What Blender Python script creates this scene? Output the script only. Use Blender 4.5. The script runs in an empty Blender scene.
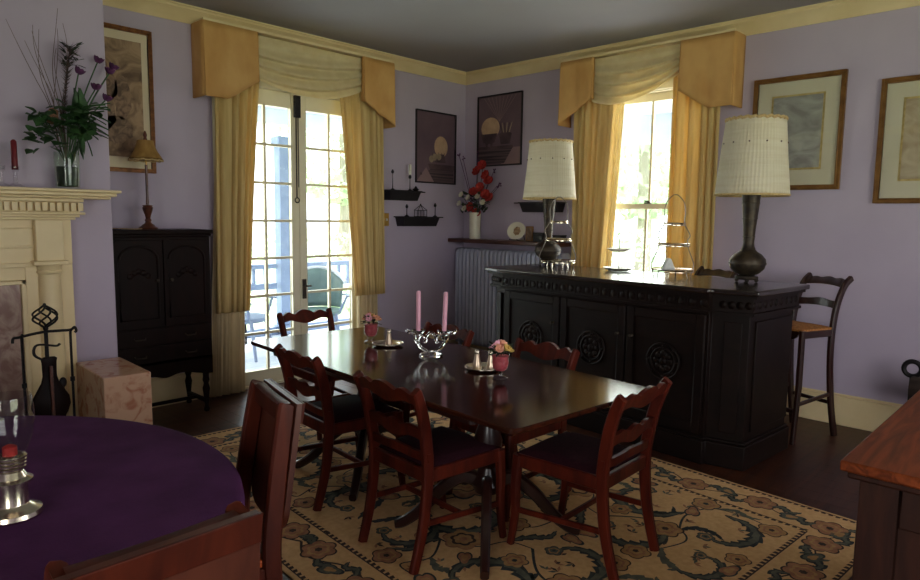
import bpy, bmesh, math, random
from mathutils import Vector, Matrix, noise
random.seed(11)
R = random.Random(5)
sc = bpy.context.scene
COL = sc.collection
PI = math.pi
sin, cos, rad = math.sin, math.cos, math.radians

# ------------------------------------------------------------------ camera
F = 663.2
YAW, PITCH, ROLL = rad(46.14), rad(-6.23), rad(0.78)
EYE = Vector((0, 0, 1.5))
fw = Vector((sin(YAW)*cos(PITCH), cos(YAW)*cos(PITCH), sin(PITCH)))
r0 = Vector((cos(YAW), -sin(YAW), 0)); u0 = r0.cross(fw)
rt = r0*cos(ROLL) + u0*sin(ROLL); up = u0*cos(ROLL) - r0*sin(ROLL)
cam = bpy.data.cameras.new('camera'); camo = bpy.data.objects.new('camera', cam); COL.objects.link(camo)
m = Matrix((rt, up, -fw)).transposed().to_4x4(); m.translation = EYE
camo.matrix_world = m
cam.sensor_width = 36; cam.lens = F/920*36; cam.clip_start = 0.05; cam.clip_end = 300
sc.camera = camo

def ray(x, y): return rt*((x-460)/F) - up*((y-290)/F) + fw
def on(axis, x, y, val):
    v = ray(x, y); return EYE + v*((val-EYE[axis])/v[axis])
def ox(x, y, X): return on(0, x, y, X)      # survey helpers: point of a wall plane seen at a photo position
def oy(x, y, Y): return on(1, x, y, Y)
def oz(x, y, Z): return on(2, x, y, Z)

# ------------------------------------------------------------------ builders
class MB:
    def __init__(s): s.bm = bmesh.new(); s.mi = 0; s.M = Matrix()
    def v(s, p): return s.bm.verts.new(s.M @ Vector(p))
    def f(s, vs):
        try:
            fc = s.bm.faces.new(vs); fc.material_index = s.mi; return fc
        except ValueError: return None
    def box(s, x0, y0, z0, x1, y1, z1):
        if x0 > x1: x0, x1 = x1, x0
        if y0 > y1: y0, y1 = y1, y0
        if z0 > z1: z0, z1 = z1, z0
        p = [s.v((x, y, z)) for z in (z0, z1) for y in (y0, y1) for x in (x0, x1)]
        for q in ((0,2,3,1),(4,5,7,6),(0,1,5,4),(2,6,7,3),(0,4,6,2),(1,3,7,5)): s.f([p[i] for i in q])
        return s
    def cbox(s, cx, cy, cz, sx, sy, sz): return s.box(cx-sx/2, cy-sy/2, cz-sz/2, cx+sx/2, cy+sy/2, cz+sz/2)
    def prism(s, pts, a, b, axis='y'):
        def mk(p, d):
            return {'y': (p[0], d, p[1]), 'x': (d, p[0], p[1]), 'z': (p[0], p[1], d)}[axis]
        A = [s.v(mk(p, a)) for p in pts]; B = [s.v(mk(p, b)) for p in pts]
        n = len(pts)
        s.f(A); s.f(B[::-1])
        for i in range(n): s.f([A[i], B[i], B[(i+1) % n], A[(i+1) % n]])
        return s
    def poly(s, pts, z):            # flat polygon
        return s.f([s.v((p[0], p[1], z)) for p in pts])
    def loft(s, rings, closed=True, caps=True):
        V = [[s.v(p) for p in r] for r in rings]
        n = len(V[0])
        for i in range(len(V)-1):
            for j in range(n if closed else n-1):
                s.f([V[i][j], V[i][(j+1) % n], V[i+1][(j+1) % n], V[i+1][j]])
        if caps and closed: s.f(V[0][::-1]); s.f(V[-1])
        return s
    def bar(s, path, w, d, side=(1,0,0)):   # rectangle swept along a path; w along `side`
        path = [Vector(p) for p in path]; side = Vector(side).normalized(); rings = []
        for i, p in enumerate(path):
            t = (path[min(i+1, len(path)-1)]-path[max(i-1, 0)]).normalized()
            sd = (side - t*side.dot(t)).normalized(); n = t.cross(sd)
            ww = w[i] if isinstance(w, (list, tuple)) else w; dd = d[i] if isinstance(d, (list, tuple)) else d
            c = min(ww, dd)*0.22
            h, k = ww/2, dd/2
            rings.append([p+sd*a+n*b for a, b in ((-h+c,-k),(h-c,-k),(h,-k+c),(h,k-c),(h-c,k),(-h+c,k),(-h,k-c),(-h,-k+c))])
        return s.loft(rings)
    def tube(s, path, r, n=8, closed=False):
        path = [Vector(p) for p in path]; rings = []; L = len(path); prev = None
        for i, p in enumerate(path):
            if closed: t = (path[(i+1) % L]-path[i-1]).normalized()
            else: t = (path[min(i+1, L-1)]-path[max(i-1, 0)]).normalized()
            if prev is None:
                a = Vector((0,0,1)) if abs(t.z) < .9 else Vector((1,0,0))
                a = (a - t*a.dot(t)).normalized()
            else:
                a = prev - t*prev.dot(t)
                a = a.normalized() if a.length > 1e-6 else t.orthogonal().normalized()
            prev = a; b = t.cross(a); rr = r[i] if isinstance(r, (list, tuple)) else r
            rings.append([p+(a*cos(2*PI*k/n)+b*sin(2*PI*k/n))*rr for k in range(n)])
        if closed: rings.append(rings[0]); return s.loft(rings, caps=False)
        return s.loft(rings)
    def lathe(s, prof, n=24, c=(0,0,0), sx=1, sy=1, rip=0, nr=0):
        rings = []
        for r, z in prof:
            ring = []
            for k in range(n):
                a = 2*PI*k/n; q = max(r, .0004)*(1+rip*sin(nr*a))
                ring.append((c[0]+q*cos(a)*sx, c[1]+q*sin(a)*sy, c[2]+z))
            rings.append(ring)
        return s.loft(rings, caps=True)
    def ball(s, c, r, sc3=(1,1,1), n=10, k=7):
        return s.lathe([(r*sin(PI*i/k), -r*cos(PI*i/k)*sc3[2]) for i in range(k+1)], n, c, sc3[0], sc3[1])
    def sheet(s, fn, nu, nv):
        V = [[s.v(fn(i/nu, j/nv)) for i in range(nu+1)] for j in range(nv+1)]
        for j in range(nv):
            for i in range(nu): s.f([V[j][i], V[j][i+1], V[j+1][i+1], V[j+1][i]])
        return s
    def build(s, name, mats, parent=None, ang=35, bev=0, solid=0, loc=None, fix=True):
        bm = s.bm
        bmesh.ops.remove_doubles(bm, verts=bm.verts, dist=1e-5)
        if fix: bmesh.ops.recalc_face_normals(bm, faces=bm.faces)
        for f in bm.faces: f.smooth = True
        for e in bm.edges:
            if len(e.link_faces) == 2 and e.calc_face_angle(0) > rad(ang): e.smooth = False
        me = bpy.data.meshes.new(name); bm.to_mesh(me); bm.free()
        for q in (mats if isinstance(mats, (list, tuple)) else [mats]): me.materials.append(q)
        o = bpy.data.objects.new(name, me); COL.objects.link(o)
        if parent: o.parent = parent
        if loc: o.location = loc
        if solid:
            md = o.modifiers.new('solid', 'SOLIDIFY'); md.thickness = solid; md.offset = 0
        if bev:
            md = o.modifiers.new('bevel', 'BEVEL'); md.width = bev; md.segments = 2; md.limit_method = 'ANGLE'; md.angle_limit = rad(40)
        return o

def tag(o, label, cat, group=None):
    o['label'] = label; o['category'] = cat
    if group: o['group'] = group
    return o
def thing(name, label, cat, loc=(0,0,0), rz=0, group=None):
    o = bpy.data.objects.new(name, None); COL.objects.link(o)
    o.empty_display_size = .1
    o.location = loc; o.rotation_euler = (0, 0, rz)
    return tag(o, label, cat, group)
def struct(o): o['kind'] = 'structure'; return o
def dup(root, loc, rz, label, group=None):
    r = root.copy(); COL.objects.link(r); r.location = loc; r.rotation_euler = (0, 0, rz); r['label'] = label
    if group: r['group'] = group
    for ch in [o for o in COL.objects if o.parent == root]:
        c = ch.copy(); COL.objects.link(c); c.parent = r
        for g in [o for o in COL.objects if o.parent == ch]:
            d = g.copy(); COL.objects.link(d); d.parent = c
    return r
def arc(c, r, a0, a1, n, plane='xz'):
    out = []
    for i in range(n+1):
        a = rad(a0+(a1-a0)*i/n); p, q = r*cos(a), r*sin(a)
        out.append({'xz': (c[0]+p, c[1], c[2]+q), 'xy': (c[0]+p, c[1]+q, c[2]), 'yz': (c[0], c[1]+p, c[2]+q)}[plane])
    return out
def spline(pts, n=8):
    pts = [Vector(p) for p in pts]; out = []
    for i in range(len(pts)-1):
        a, b, c, d = pts[max(i-1,0)], pts[i], pts[i+1], pts[min(i+2,len(pts)-1)]
        for k in range(n):
            t = k/n
            out.append(.5*((2*b)+(c-a)*t+(2*a-5*b+4*c-d)*t*t+(3*b-a-3*c+d)*t**3))
    out.append(pts[-1]); return out

# ------------------------------------------------------------------ materials
def srgb(r, g, b):
    f = lambda c: (c/255/12.92) if c/255 <= .04045 else ((c/255+.055)/1.055)**2.4
    return (f(r), f(g), f(b), 1)
def mat(name, c1, c2=None, rough=.6, metal=0, scale=(6,6,6), detail=4, bump=0, bscale=None, spec=.5, coat=0, trans=0, sheen=0, lo=.35, hi=.65, dist=0, coord='Object', transl=None, ior=1.45):
    mt = bpy.data.materials.new(name); mt.use_nodes = True
    nt = mt.node_tree; N = nt.nodes; L = nt.links; b = N['Principled BSDF']
    b.inputs['Roughness'].default_value = rough; b.inputs['Metallic'].default_value = metal
    b.inputs['Specular IOR Level'].default_value = spec; b.inputs['Coat Weight'].default_value = coat
    b.inputs['Coat Roughness'].default_value = .12
    b.inputs['Transmission Weight'].default_value = trans; b.inputs['IOR'].default_value = ior
    b.inputs['Sheen Weight'].default_value = sheen
    tc = N.new('ShaderNodeTexCoord'); mp = N.new('ShaderNodeMapping'); L.new(tc.outputs[coord], mp.inputs['Vector'])
    mp.inputs['Scale'].default_value = scale
    nz = N.new('ShaderNodeTexNoise'); nz.inputs['Scale'].default_value = 1; nz.inputs['Detail'].default_value = detail
    nz.inputs['Distortion'].default_value = dist
    L.new(mp.outputs[0], nz.inputs['Vector'])
    rp = N.new('ShaderNodeValToRGB'); L.new(nz.outputs['Fac'], rp.inputs['Fac'])
    rp.color_ramp.elements[0].position = lo; rp.color_ramp.elements[1].position = hi
    rp.color_ramp.elements[0].color = c1; rp.color_ramp.elements[1].color = c2 or tuple(min(1, x*1.12) for x in c1[:3])+(1,)
    L.new(rp.outputs[0], b.inputs['Base Color'])
    if bump:
        bp = N.new('ShaderNodeBump'); bp.inputs['Strength'].default_value = bump; bp.inputs['Distance'].default_value = .01
        if bscale:
            n2 = N.new('ShaderNodeTexNoise'); n2.inputs['Scale'].default_value = bscale; n2.inputs['Detail'].default_value = 3
            L.new(tc.outputs[coord], n2.inputs['Vector']); L.new(n2.outputs['Fac'], bp.inputs['Height'])
        else: L.new(nz.outputs['Fac'], bp.inputs['Height'])
        L.new(bp.outputs[0], b.inputs['Normal'])
    if transl is not None:
        tr = N.new('ShaderNodeBsdfTranslucent'); mx = N.new('ShaderNodeMixShader'); mx.inputs[0].default_value = transl
        L.new(rp.outputs[0], tr.inputs['Color']); L.new(b.outputs[0], mx.inputs[1]); L.new(tr.outputs[0], mx.inputs[2])
        L.new(mx.outputs[0], N['Material Output'].inputs['Surface'])
    return mt
def pane_mat(name, tint=(1,1,1,1)):
    mt = bpy.data.materials.new(name); mt.use_nodes = True
    nt = mt.node_tree; N = nt.nodes; L = nt.links
    t = N.new('ShaderNodeBsdfTransparent'); t.inputs[0].default_value = tint
    g = N.new('ShaderNodeBsdfGlossy'); g.inputs['Roughness'].default_value = .03
    lw = N.new('ShaderNodeLayerWeight'); lw.inputs['Blend'].default_value = .5
    pw = N.new('ShaderNodeMath'); pw.operation = 'POWER'; pw.inputs[1].default_value = 5; L.new(lw.outputs['Facing'], pw.inputs[0])
    fr = N.new('ShaderNodeMath'); fr.operation = 'MULTIPLY_ADD'; fr.inputs[1].default_value = .7; fr.inputs[2].default_value = .035; L.new(pw.outputs[0], fr.inputs[0])
    mx = N.new('ShaderNodeMixShader'); L.new(fr.outputs[0], mx.inputs[0]); L.new(t.outputs[0], mx.inputs[1]); L.new(g.outputs[0], mx.inputs[2])
    L.new(mx.outputs[0], N['Material Output'].inputs['Surface']); return mt

def M_(): pass
M_.wall = mat('lavender wall paint', srgb(182,169,190), srgb(187,174,194), .75, scale=(3,3,3), bump=.06, bscale=90)
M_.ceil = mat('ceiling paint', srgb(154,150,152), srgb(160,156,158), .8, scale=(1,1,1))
M_.cream = mat('cream gloss paint', srgb(222,200,154), srgb(230,209,166), .4, scale=(4,4,4))
M_.white = mat('white door paint', srgb(226,216,188), srgb(233,224,198), .4, scale=(4,4,4))
M_.floor = mat('dark plank floor', srgb(44,22,15), srgb(76,40,25), .36, scale=(1.5,14,1), detail=6, dist=.6, bump=.05, spec=.28)
M_.mahog = mat('red mahogany', srgb(64,19,12), srgb(94,32,18), .45, scale=(14,14,2.5), detail=5, dist=.8, spec=.22)
M_.mahog2 = mat('brown red mahogany', srgb(58,20,12), srgb(84,33,19), .45, scale=(14,14,2.5), detail=5, dist=.8, spec=.22)
M_.logbark = mat('dark log bark', srgb(44,34,30), srgb(66,52,44), .9, scale=(30,30,4), bump=.4)
M_.mahdk = mat('dark mahogany top', srgb(40,16,9), srgb(62,26,14), .12, scale=(22,2.2,6), detail=6, dist=1.2, spec=.25)
M_.tleg = mat('dark mahogany base', srgb(34,15,12), srgb(48,21,16), .34, scale=(10,10,3), coat=.3)
M_.ebony = mat('near black walnut', srgb(20,12,10), srgb(29,17,14), .48, scale=(10,3,10), detail=5, dist=.7, spec=.16)
M_.ebtop = mat('polished black walnut', srgb(24,15,13), srgb(34,21,17), .25, scale=(10,2,10), detail=5, dist=.7, coat=.4)
M_.cab = mat('black brown cabinet wood', srgb(19,10,9), srgb(28,14,12), .5, scale=(12,12,3), detail=5, dist=.8, spec=.13)
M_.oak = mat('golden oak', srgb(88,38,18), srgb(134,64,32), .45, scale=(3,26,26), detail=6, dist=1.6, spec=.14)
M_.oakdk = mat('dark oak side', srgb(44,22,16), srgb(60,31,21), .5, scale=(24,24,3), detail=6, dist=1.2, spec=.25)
M_.panel = mat('brown back panel', srgb(70,32,21), srgb(88,43,29), .4, scale=(20,20,2), detail=5, dist=.8)
M_.seatwood = mat('orange wooden seat', srgb(160,66,26), srgb(190,88,36), .4, scale=(4,20,10))
M_.rush = mat('woven rush', srgb(140,88,42), srgb(188,126,66), .8, scale=(60,60,60), bump=.4)
M_.fabric = mat('dark plum seat fabric', srgb(44,18,26), srgb(54,24,32), .9, scale=(80,80,80), bump=.15, spec=.1)
M_.purple = mat('deep purple tablecloth', srgb(74,38,76), srgb(86,46,88), .9, scale=(7,7,7), detail=6, bump=.25, bscale=220, spec=.1)
M_.gold = mat('gold curtain fabric', srgb(216,186,124), srgb(230,204,144), .75, scale=(30,30,2), bump=.1, transl=.3)
M_.jabot = mat('gold valance fabric', srgb(196,146,84), srgb(212,166,104), .7, scale=(5,5,3), bump=.08)
M_.sheer = mat('pale cream swag fabric', srgb(232,216,172), srgb(240,226,188), .7, scale=(12,12,12), bump=.06, transl=.35)
M_.lining = mat('cream curtain lining', srgb(216,196,156), srgb(228,210,172), .75, scale=(30,30,2), transl=.3)
M_.shade = mat('ivory pleated shade', srgb(236,226,200), srgb(244,236,214), .75, scale=(3,3,60), transl=.3, bump=.05)
M_.braid = mat('tan braid', srgb(190,160,108), srgb(214,186,134), .8, scale=(90,90,90), bump=.5)
M_.amber = mat('amber silk shade', srgb(150,112,56), srgb(176,136,74), .6, scale=(20,20,4), transl=.2)
M_.bronze = mat('dark bronze', srgb(44,36,32), srgb(70,58,44), .45, metal=.4, scale=(18,18,18), bump=.25)
M_.brnwood = mat('turned brown wood', srgb(70,34,22), srgb(96,50,30), .3, scale=(20,20,5), coat=.3)
M_.iron = mat('black iron', srgb(22,20,22), srgb(36,32,34), .5, metal=.5, scale=(30,30,30), bump=.1)
M_.black = mat('matt black wood', srgb(22,18,22), srgb(32,26,30), .5, scale=(8,8,8))
M_.marble = mat('pink veined marble', srgb(170,112,88), srgb(198,158,132), .25, scale=(11,11,11), detail=10, dist=1.2, lo=.33, hi=.5)
M_.marb2 = mat('grey pink marble slip', srgb(140,108,100), srgb(178,152,138), .25, scale=(6,6,4), detail=8, dist=2.5, lo=.4, hi=.6)
M_.soot = mat('sooty firebrick', srgb(30,26,25), srgb(52,44,40), .9, scale=(10,10,20))
M_.brick = mat('dark hearth tile', srgb(70,44,40), srgb(92,60,52), .4, scale=(12,12,12))
M_.silver = mat('polished silver', srgb(224,212,192), srgb(238,228,210), .22, metal=1, scale=(20,20,20))
M_.pewter = mat('satin silver shaker', srgb(210,186,160), srgb(228,208,184), .3, metal=.8, scale=(20,20,20))
M_.wire = mat('tarnished silver wire', srgb(132,126,120), srgb(154,148,140), .35, metal=.9, scale=(20,20,20))
M_.brass = mat('aged brass', srgb(176,136,66), srgb(200,160,86), .3, metal=.9, scale=(20,20,20))
M_.gilt = mat('gilt frame', srgb(118,80,40), srgb(146,104,56), .38, metal=.5, scale=(14,14,14), bump=.1)
M_.gilt2 = mat('bright gilt fillet', srgb(204,170,100), srgb(226,196,130), .3, metal=.6, scale=(40,40,40))
M_.walnutframe = mat('brown gilt frame', srgb(110,66,34), srgb(146,94,50), .35, metal=.3, scale=(30,30,30))
M_.matbd = mat('ivory mat board', srgb(216,200,170), srgb(222,206,178), .8, scale=(3,3,3))
M_.sepia = mat('sepia print', srgb(104,82,66), srgb(176,146,116), .8, scale=(7,7,7), detail=8, dist=1.5, lo=.35, hi=.62)
M_.sepia2 = mat('dark sepia figure', srgb(104,84,70), srgb(150,122,100), .8, scale=(14,14,14), detail=8, dist=1.5, lo=.4, hi=.6)
M_.land = mat('grey watercolour print', srgb(142,134,126), srgb(186,178,166), .8, scale=(5,5,9), detail=8, dist=1.2, lo=.35, hi=.65)
M_.land2 = mat('brown watercolour print', srgb(178,150,118), srgb(204,182,150), .8, scale=(5,5,9), detail=8, dist=1.2, lo=.35, hi=.65)
M_.mauve = mat('dusky mauve poster', srgb(98,78,90), srgb(112,90,100), .5, scale=(3,3,3))
M_.sun = mat('pale peach disc', srgb(186,152,124), srgb(204,170,138), .6, scale=(12,12,12))
M_.pot = mat('dark plum pottery', srgb(70,52,60), srgb(98,78,80), .6, scale=(7,7,7))
M_.potpale = mat('pale tulip', srgb(150,132,112), srgb(172,152,128), .6, scale=(20,20,20))
M_.stripe = mat('striped ledge', srgb(58,46,54), srgb(98,80,84), .6, scale=(1,1,60), detail=1, lo=.45, hi=.55)
M_.wedge = mat('dusty rose wedge', srgb(140,114,118), srgb(150,122,124), .6, scale=(4,4,4))
M_.radi = mat('lavender radiator paint', srgb(178,180,200), srgb(186,188,206), .45, scale=(8,8,8))
M_.shelf = mat('brown shelf wood', srgb(66,34,26), srgb(92,50,36), .35, scale=(20,3,20), dist=.8)
M_.pink = mat('pink wax', srgb(236,170,190), srgb(240,180,198), .5, scale=(5,5,5))
M_.redwax = mat('dark red wax', srgb(104,22,28), srgb(118,28,32), .45, scale=(5,5,5))
M_.whitewax = mat('white wax', srgb(226,222,210), srgb(234,230,220), .5, scale=(5,5,5))
M_.leaf = mat('ivy green', srgb(30,58,30), srgb(56,92,48), .55, scale=(20,20,20))
M_.leafdk = mat('dark olive leaves', srgb(28,40,26), srgb(50,62,38), .6, scale=(20,20,20))
M_.violet = mat('deep violet petal', srgb(64,26,64), srgb(96,44,92), .6, scale=(30,30,30))
M_.twig = mat('brown twig', srgb(84,66,58), srgb(108,88,76), .8, scale=(20,20,20))
M_.plume = mat('dark plume', srgb(44,42,44), srgb(86,60,56), .8, scale=(60,60,60))
M_.tan = mat('dried tan bloom', srgb(140,100,80), srgb(164,122,98), .8, scale=(30,30,30))
M_.redfl = mat('red silk bloom', srgb(150,34,34), srgb(190,56,48), .7, scale=(40,40,40))
M_.whitefl = mat('white silk bloom', srgb(214,206,186), srgb(232,226,208), .7, scale=(40,40,40))
M_.peach = mat('peach bloom', srgb(226,150,120), srgb(238,176,146), .7, scale=(40,40,40))
M_.yellow = mat('yellow bloom', srgb(206,168,84), srgb(224,190,110), .7, scale=(40,40,40))
M_.rosefill = mat('rose glass filling', srgb(196,72,84), srgb(224,112,118), .5, scale=(50,50,50))
M_.china = mat('cream china', srgb(226,218,196), srgb(236,230,210), .25, scale=(8,8,8))
M_.chinaart = mat('brown china motif', srgb(120,84,60), srgb(186,156,120), .4, scale=(40,40,40))
M_.napkin = mat('white linen', srgb(228,228,224), srgb(238,238,234), .8, scale=(60,60,60), bump=.1)
M_.glass = mat('clear glass', (.97,.98,.97,1), (1,1,1,1), .03, trans=1, scale=(2,2,2))
M_.greenglass = mat('pale green glass', srgb(200,222,200), srgb(210,230,208), .04, trans=1, scale=(2,2,2))
M_.pane = pane_mat('window glass', (.97,.99,1,1))
M_.thin = pane_mat('thin blown glass', (.93,.93,.93,1)); M_.thingreen = pane_mat('thin green glass', (.91,.96,.91,1))
M_.porch = mat('blue grey porch paint', srgb(126,142,172), srgb(138,154,182), .5, scale=(5,5,5))
M_.deck = mat('pale blue deck boards', srgb(186,194,206), srgb(208,214,224), .5, scale=(1,20,1), detail=3)
M_.porchw = mat('white porch paint', srgb(214,220,228), srgb(224,230,236), .5, scale=(5,5,5))
M_.chairg = mat('grey green porch chair', srgb(104,128,128), srgb(122,146,144), .6, scale=(8,8,8))
M_.lawn = mat('sunny lawn', srgb(196,208,170), srgb(214,222,190), .9, scale=(2,2,2), detail=8)
M_.road = mat('pale road', srgb(200,200,198), srgb(212,212,210), .9, scale=(2,2,2))
M_.tree = mat('tree leaves', srgb(176,202,164), srgb(206,224,192), .7, scale=(3,3,3), transl=.45)
M_.bark = mat('tree bark', srgb(140,132,122), srgb(164,156,146), .9, scale=(8,8,2), bump=.4)
# rug inks
M_.rug = mat('beige wool pile', srgb(206,160,108), srgb(218,174,122), .95, scale=(40,40,40), detail=6, bump=.25, bscale=300)
def ink(n, a, b): return mat(n, a, b, .95, scale=(30,30,30), detail=5, bump=.2, bscale=300)
M_.navy = ink('navy wool', srgb(40,44,46), srgb(62,64,62)); M_.rose = ink('rose brown wool', srgb(146,96,68), srgb(176,124,88))
M_.ochre = ink('ochre wool', srgb(168,122,74), srgb(184,140,92)); M_.teal = ink('grey teal wool', srgb(78,80,70), srgb(102,100,84))
M_.brownw = ink('dark brown wool', srgb(58,42,34), srgb(74,54,44))

# ------------------------------------------------------------------ the room
XB, YA, H = 5.458, 5.2, 3.07
X0, Y0 = -2.0, -2.4
T = .16
b = MB()
for k in range(60):                       # floor boards
    x = X0 + k*(XB-X0)/60
    b.box(x+.0008, Y0, -.05, x+(XB-X0)/60-.0008, YA, 0)
b.box(X0, Y0, -.07, XB, YA, -.004)
struct(b.build('floor', M_.floor))
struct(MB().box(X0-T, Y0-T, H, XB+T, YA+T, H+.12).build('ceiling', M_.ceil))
# back wall with french door opening  x 2.64..4.04, z 0..2.62
DX0, DX1, DZ = 2.62, 4.06, 2.60
b = MB(); b.box(X0-T, YA, -.07, DX0, YA+T, H).box(DX1, YA, -.07, XB+T, YA+T, H).box(DX0, YA, DZ, DX1, YA+T, H).box(DX0, YA, -.07, DX1, YA+T, -.02)
struct(b.build('wall_back', M_.wall))
# right wall with window opening  y 2.46..3.48, z .66..2.66
WY0, WY1, WZ0, WZ1 = 2.44, 3.50, .64, 2.66
b = MB(); b.box(XB, Y0-T, -.07, XB+T, WY0, H).box(XB, WY1, -.07, XB+T, YA, H).box(XB, WY0, WZ1, XB+T, WY1, H).box(XB, WY0, -.07, XB+T, WY1, WZ0)
struct(b.build('wall_right', M_.wall))
# left wall and front wall behind the viewer, with openings added for fill light
b = MB(); b.box(X0-T, Y0-T, -.07, X0, -1.6, H).box(X0-T, .2, -.07, X0, YA, H).box(X0-T, -1.6, 2.5, X0, .2, H).box(X0-T, -1.6, -.07, X0, .2, .6)
struct(b.build('wall_left', M_.wall))
b = MB(); b.box(X0, Y0-T, -.07, .6, Y0, H).box(3.8, Y0-T, -.07, XB, Y0, H).box(.6, Y0-T, 2.6, 3.8, Y0, H).box(.6, Y0-T, -.07, 3.8, Y0, .5)
struct(b.build('wall_front', M_.wall))
# chimney breast
CX0, CX1, CY = -.6, 1.525, 4.55
b = MB(); b.prism([(CX0,0),(-.03,0),(-.03,1.0),(1.09,1.0),(1.09,0),(CX1,0),(CX1,H),(CX0,H)], CY, 4.95, 'y'); b.box(CX0, 4.95, 0, CX1, YA, H)
struct(b.build('wall_chimney', M_.wall, bev=.006))
# crown mouldings
CR = [(0,0),(-.012,0),(-.02,.02),(-.028,.03),(-.04,.05),(-.07,.075),(-.085,.085),(-.085,.1),(-.095,.105),(-.095,.115),(0,.115)]
def crown(path, name, z=H-.115):          # path in plan, room on the left-hand side offset by profile
    b = MB(); P = [Vector((p[0], p[1])) for p in path]; rings = []
    for i, p in enumerate(P):
        d = []
        if i > 0: d.append((P[i]-P[i-1]).normalized())
        if i < len(P)-1: d.append((P[i+1]-P[i]).normalized())
        ns = [Vector((q.y, -q.x)) for q in d]
        if len(ns) == 2:
            n = ns[0]+ns[1]; n = n*(2/n.length_squared)
        else: n = ns[0]
        rings.append([(p.x+n.x*-o, p.y+n.y*-o, z+h) for o, h in CR])
    return struct(b.loft(rings).build(name, M_.cream, ang=25))
crown([(X0,Y0),(X0,YA),(CX0,YA),(CX0,CY),(CX1,CY),(CX1,YA),(XB,YA),(XB,Y0)], 'trim_1')
def basebd(name, segs):
    b = MB()
    for (x0,y0,x1,y1) in segs:
        if x0 == x1:
            sx = -1 if x0 > 2 else 1
            b.box(x0, y0, 0, x0+sx*.02, y1, .215).box(x0, y0, .215, x0+sx*.012, y1, .235)
        else:
            b.box(x0, y0, 0, x1, y0-.02, .215).box(x0, y0, .215, x1, y0-.012, .235)
    return struct(b.build(name, M_.cream, bev=.004))
basebd('baseboard_right', [(XB, Y0, XB, YA-.02)])
basebd('baseboard_back', [(CX1, YA, DX0-.1, YA), (DX1+.1, YA, XB, YA)])
basebd('baseboard_left', [(X0, Y0, X0, YA)])

# ------------------------------------------------------------------ french doors
b = MB()
for x0, x1 in ((DX0-.1, DX0+.03), (DX1-.03, DX1+.1)): b.box(x0, YA-.025, 0, x1, YA, DZ+.06)
b.box(DX0-.1, YA-.025, DZ-.03, DX1+.1, YA, DZ+.1)
b.box(DX0, YA, 0, DX0+.03, YA+T, DZ).box(DX1-.03, YA, 0, DX1, YA+T, DZ).box(DX0, YA, DZ-.03, DX1, YA+T, DZ).box(DX0, YA, -.02, DX1, YA+T, .02)
struct(b.build('trim_2', M_.white, bev=.004))
ROWS = [.14+.3275*k for k in range(8)]
def leaf_door(name, x0, x1, gx0, gx1, cols):
    y0, y1 = YA+.03, YA+.075
    b = MB(); z0, z1 = .024, DZ-.034
    b.box(x0, y0, z0, gx0, y1, z1).box(gx1, y0, z0, x1, y1, z1).box(gx0, y0, z0, gx1, y1, ROWS[0]).box(gx0, y0, ROWS[-1], gx1, y1, z1)
    d = struct(b.build(name, M_.white, bev=.004))
    g = MB()
    for z in ROWS[1:-1]: g.box(gx0, y0+.008, z-.011, gx1, y1-.008, z+.011)
    for k in range(1, cols):
        x = gx0+(gx1-gx0)*k/cols; g.box(x-.011, y0+.009, ROWS[0], x+.011, y1-.009, ROWS[-1])
    g.build('muntin_grid', M_.white, d)
    MB().box(gx0, y0+.02, ROWS[0], gx1, y0+.024, ROWS[-1]).build('glass_pane', M_.pane, d)
    return d
d1 = leaf_door('door_1', DX0+.033, 3.335, 2.755, 3.258, 2)
d2 = leaf_door('door_2', 3.339, DX1-.033, 3.415, 3.918, 2)
# surface bolt and lock
yb = YA+.03
b = MB(); b.box(3.285, yb-.03, 2.36, 3.345, yb, 2.55)
b.build('bolt_case', M_.iron, d1, bev=.004)
b = MB(); b.tube([(3.305, yb-.012, 2.36), (3.305, yb-.012, 1.66)], .006).tube([(3.325, yb-.012, 2.36), (3.325, yb-.012, 1.75)], .004)
b.tube(arc((3.308, yb-.012, 1.635), .022, 0, 360, 14)[:-1], .005, closed=True)
b.build('bolt_rod', M_.bronze, d1)
b = MB(); b.box(3.355, yb-.012, .74, 3.395, yb, .92)
b.build('lock_plate', M_.bronze, d2, bev=.003)
b = MB(); b.tube([(3.375, yb, .86), (3.375, yb-.045, .86), (3.42, yb-.05, .86)], .009)
b.build('door_handle', M_.bronze, d2)

# ------------------------------------------------------------------ sash window
b = MB(); x = XB
for y0, y1 in ((WY0-.11, WY0+.03), (WY1-.03, WY1+.11)): b.box(x-.025, y0, WZ0-.02, x, y1, WZ1+.1)
b.box(x-.025, WY0-.11, WZ1-.03, x, WY1+.11, WZ1+.1).box(x-.07, WY0-.14, WZ0-.03, x+.02, WY1+.14, WZ0+.01).box(x-.02, WY0-.1, WZ0-.13, x, WY1+.1, WZ0-.03)
b.box(x, WY0, WZ0, x+T, WY0+.03, WZ1).box(x, WY1-.03, WZ0, x+T, WY1, WZ1).box(x, WY0, WZ1-.04, x+T, WY1, WZ1).box(x, WY0, WZ0, x+T, WY1, WZ0+.02)
w = struct(b.build('window_1', M_.white, bev=.004))
def sash(name, x0, z0, z1, bot, top):
    ya, yb_ = WY0+.03, WY1-.03; b = MB()
    b.box(x0, ya, z0, x0+.04, ya+.05, z1).box(x0, yb_-.05, z0, x0+.04, yb_, z1)
    b.box(x0, ya, z0, x0+.04, yb_, z0+bot).box(x0, ya, z1-top, x0+.04, yb_, z1)
    b.box(x0+.008, 2.959, z0+bot, x0+.032, 2.981, z1-top)
    s = b.build(name, M_.white, w, bev=.003)
    MB().box(x0+.018, ya+.05, z0+bot, x0+.022, yb_-.05, z1-top).build('glass_pane', M_.pane, s)
sash('lower_sash', XB+.03, WZ0+.02, 1.645, .08, .045)
sash('upper_sash', XB+.075, 1.60, WZ1-.04, .045, .07)
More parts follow.
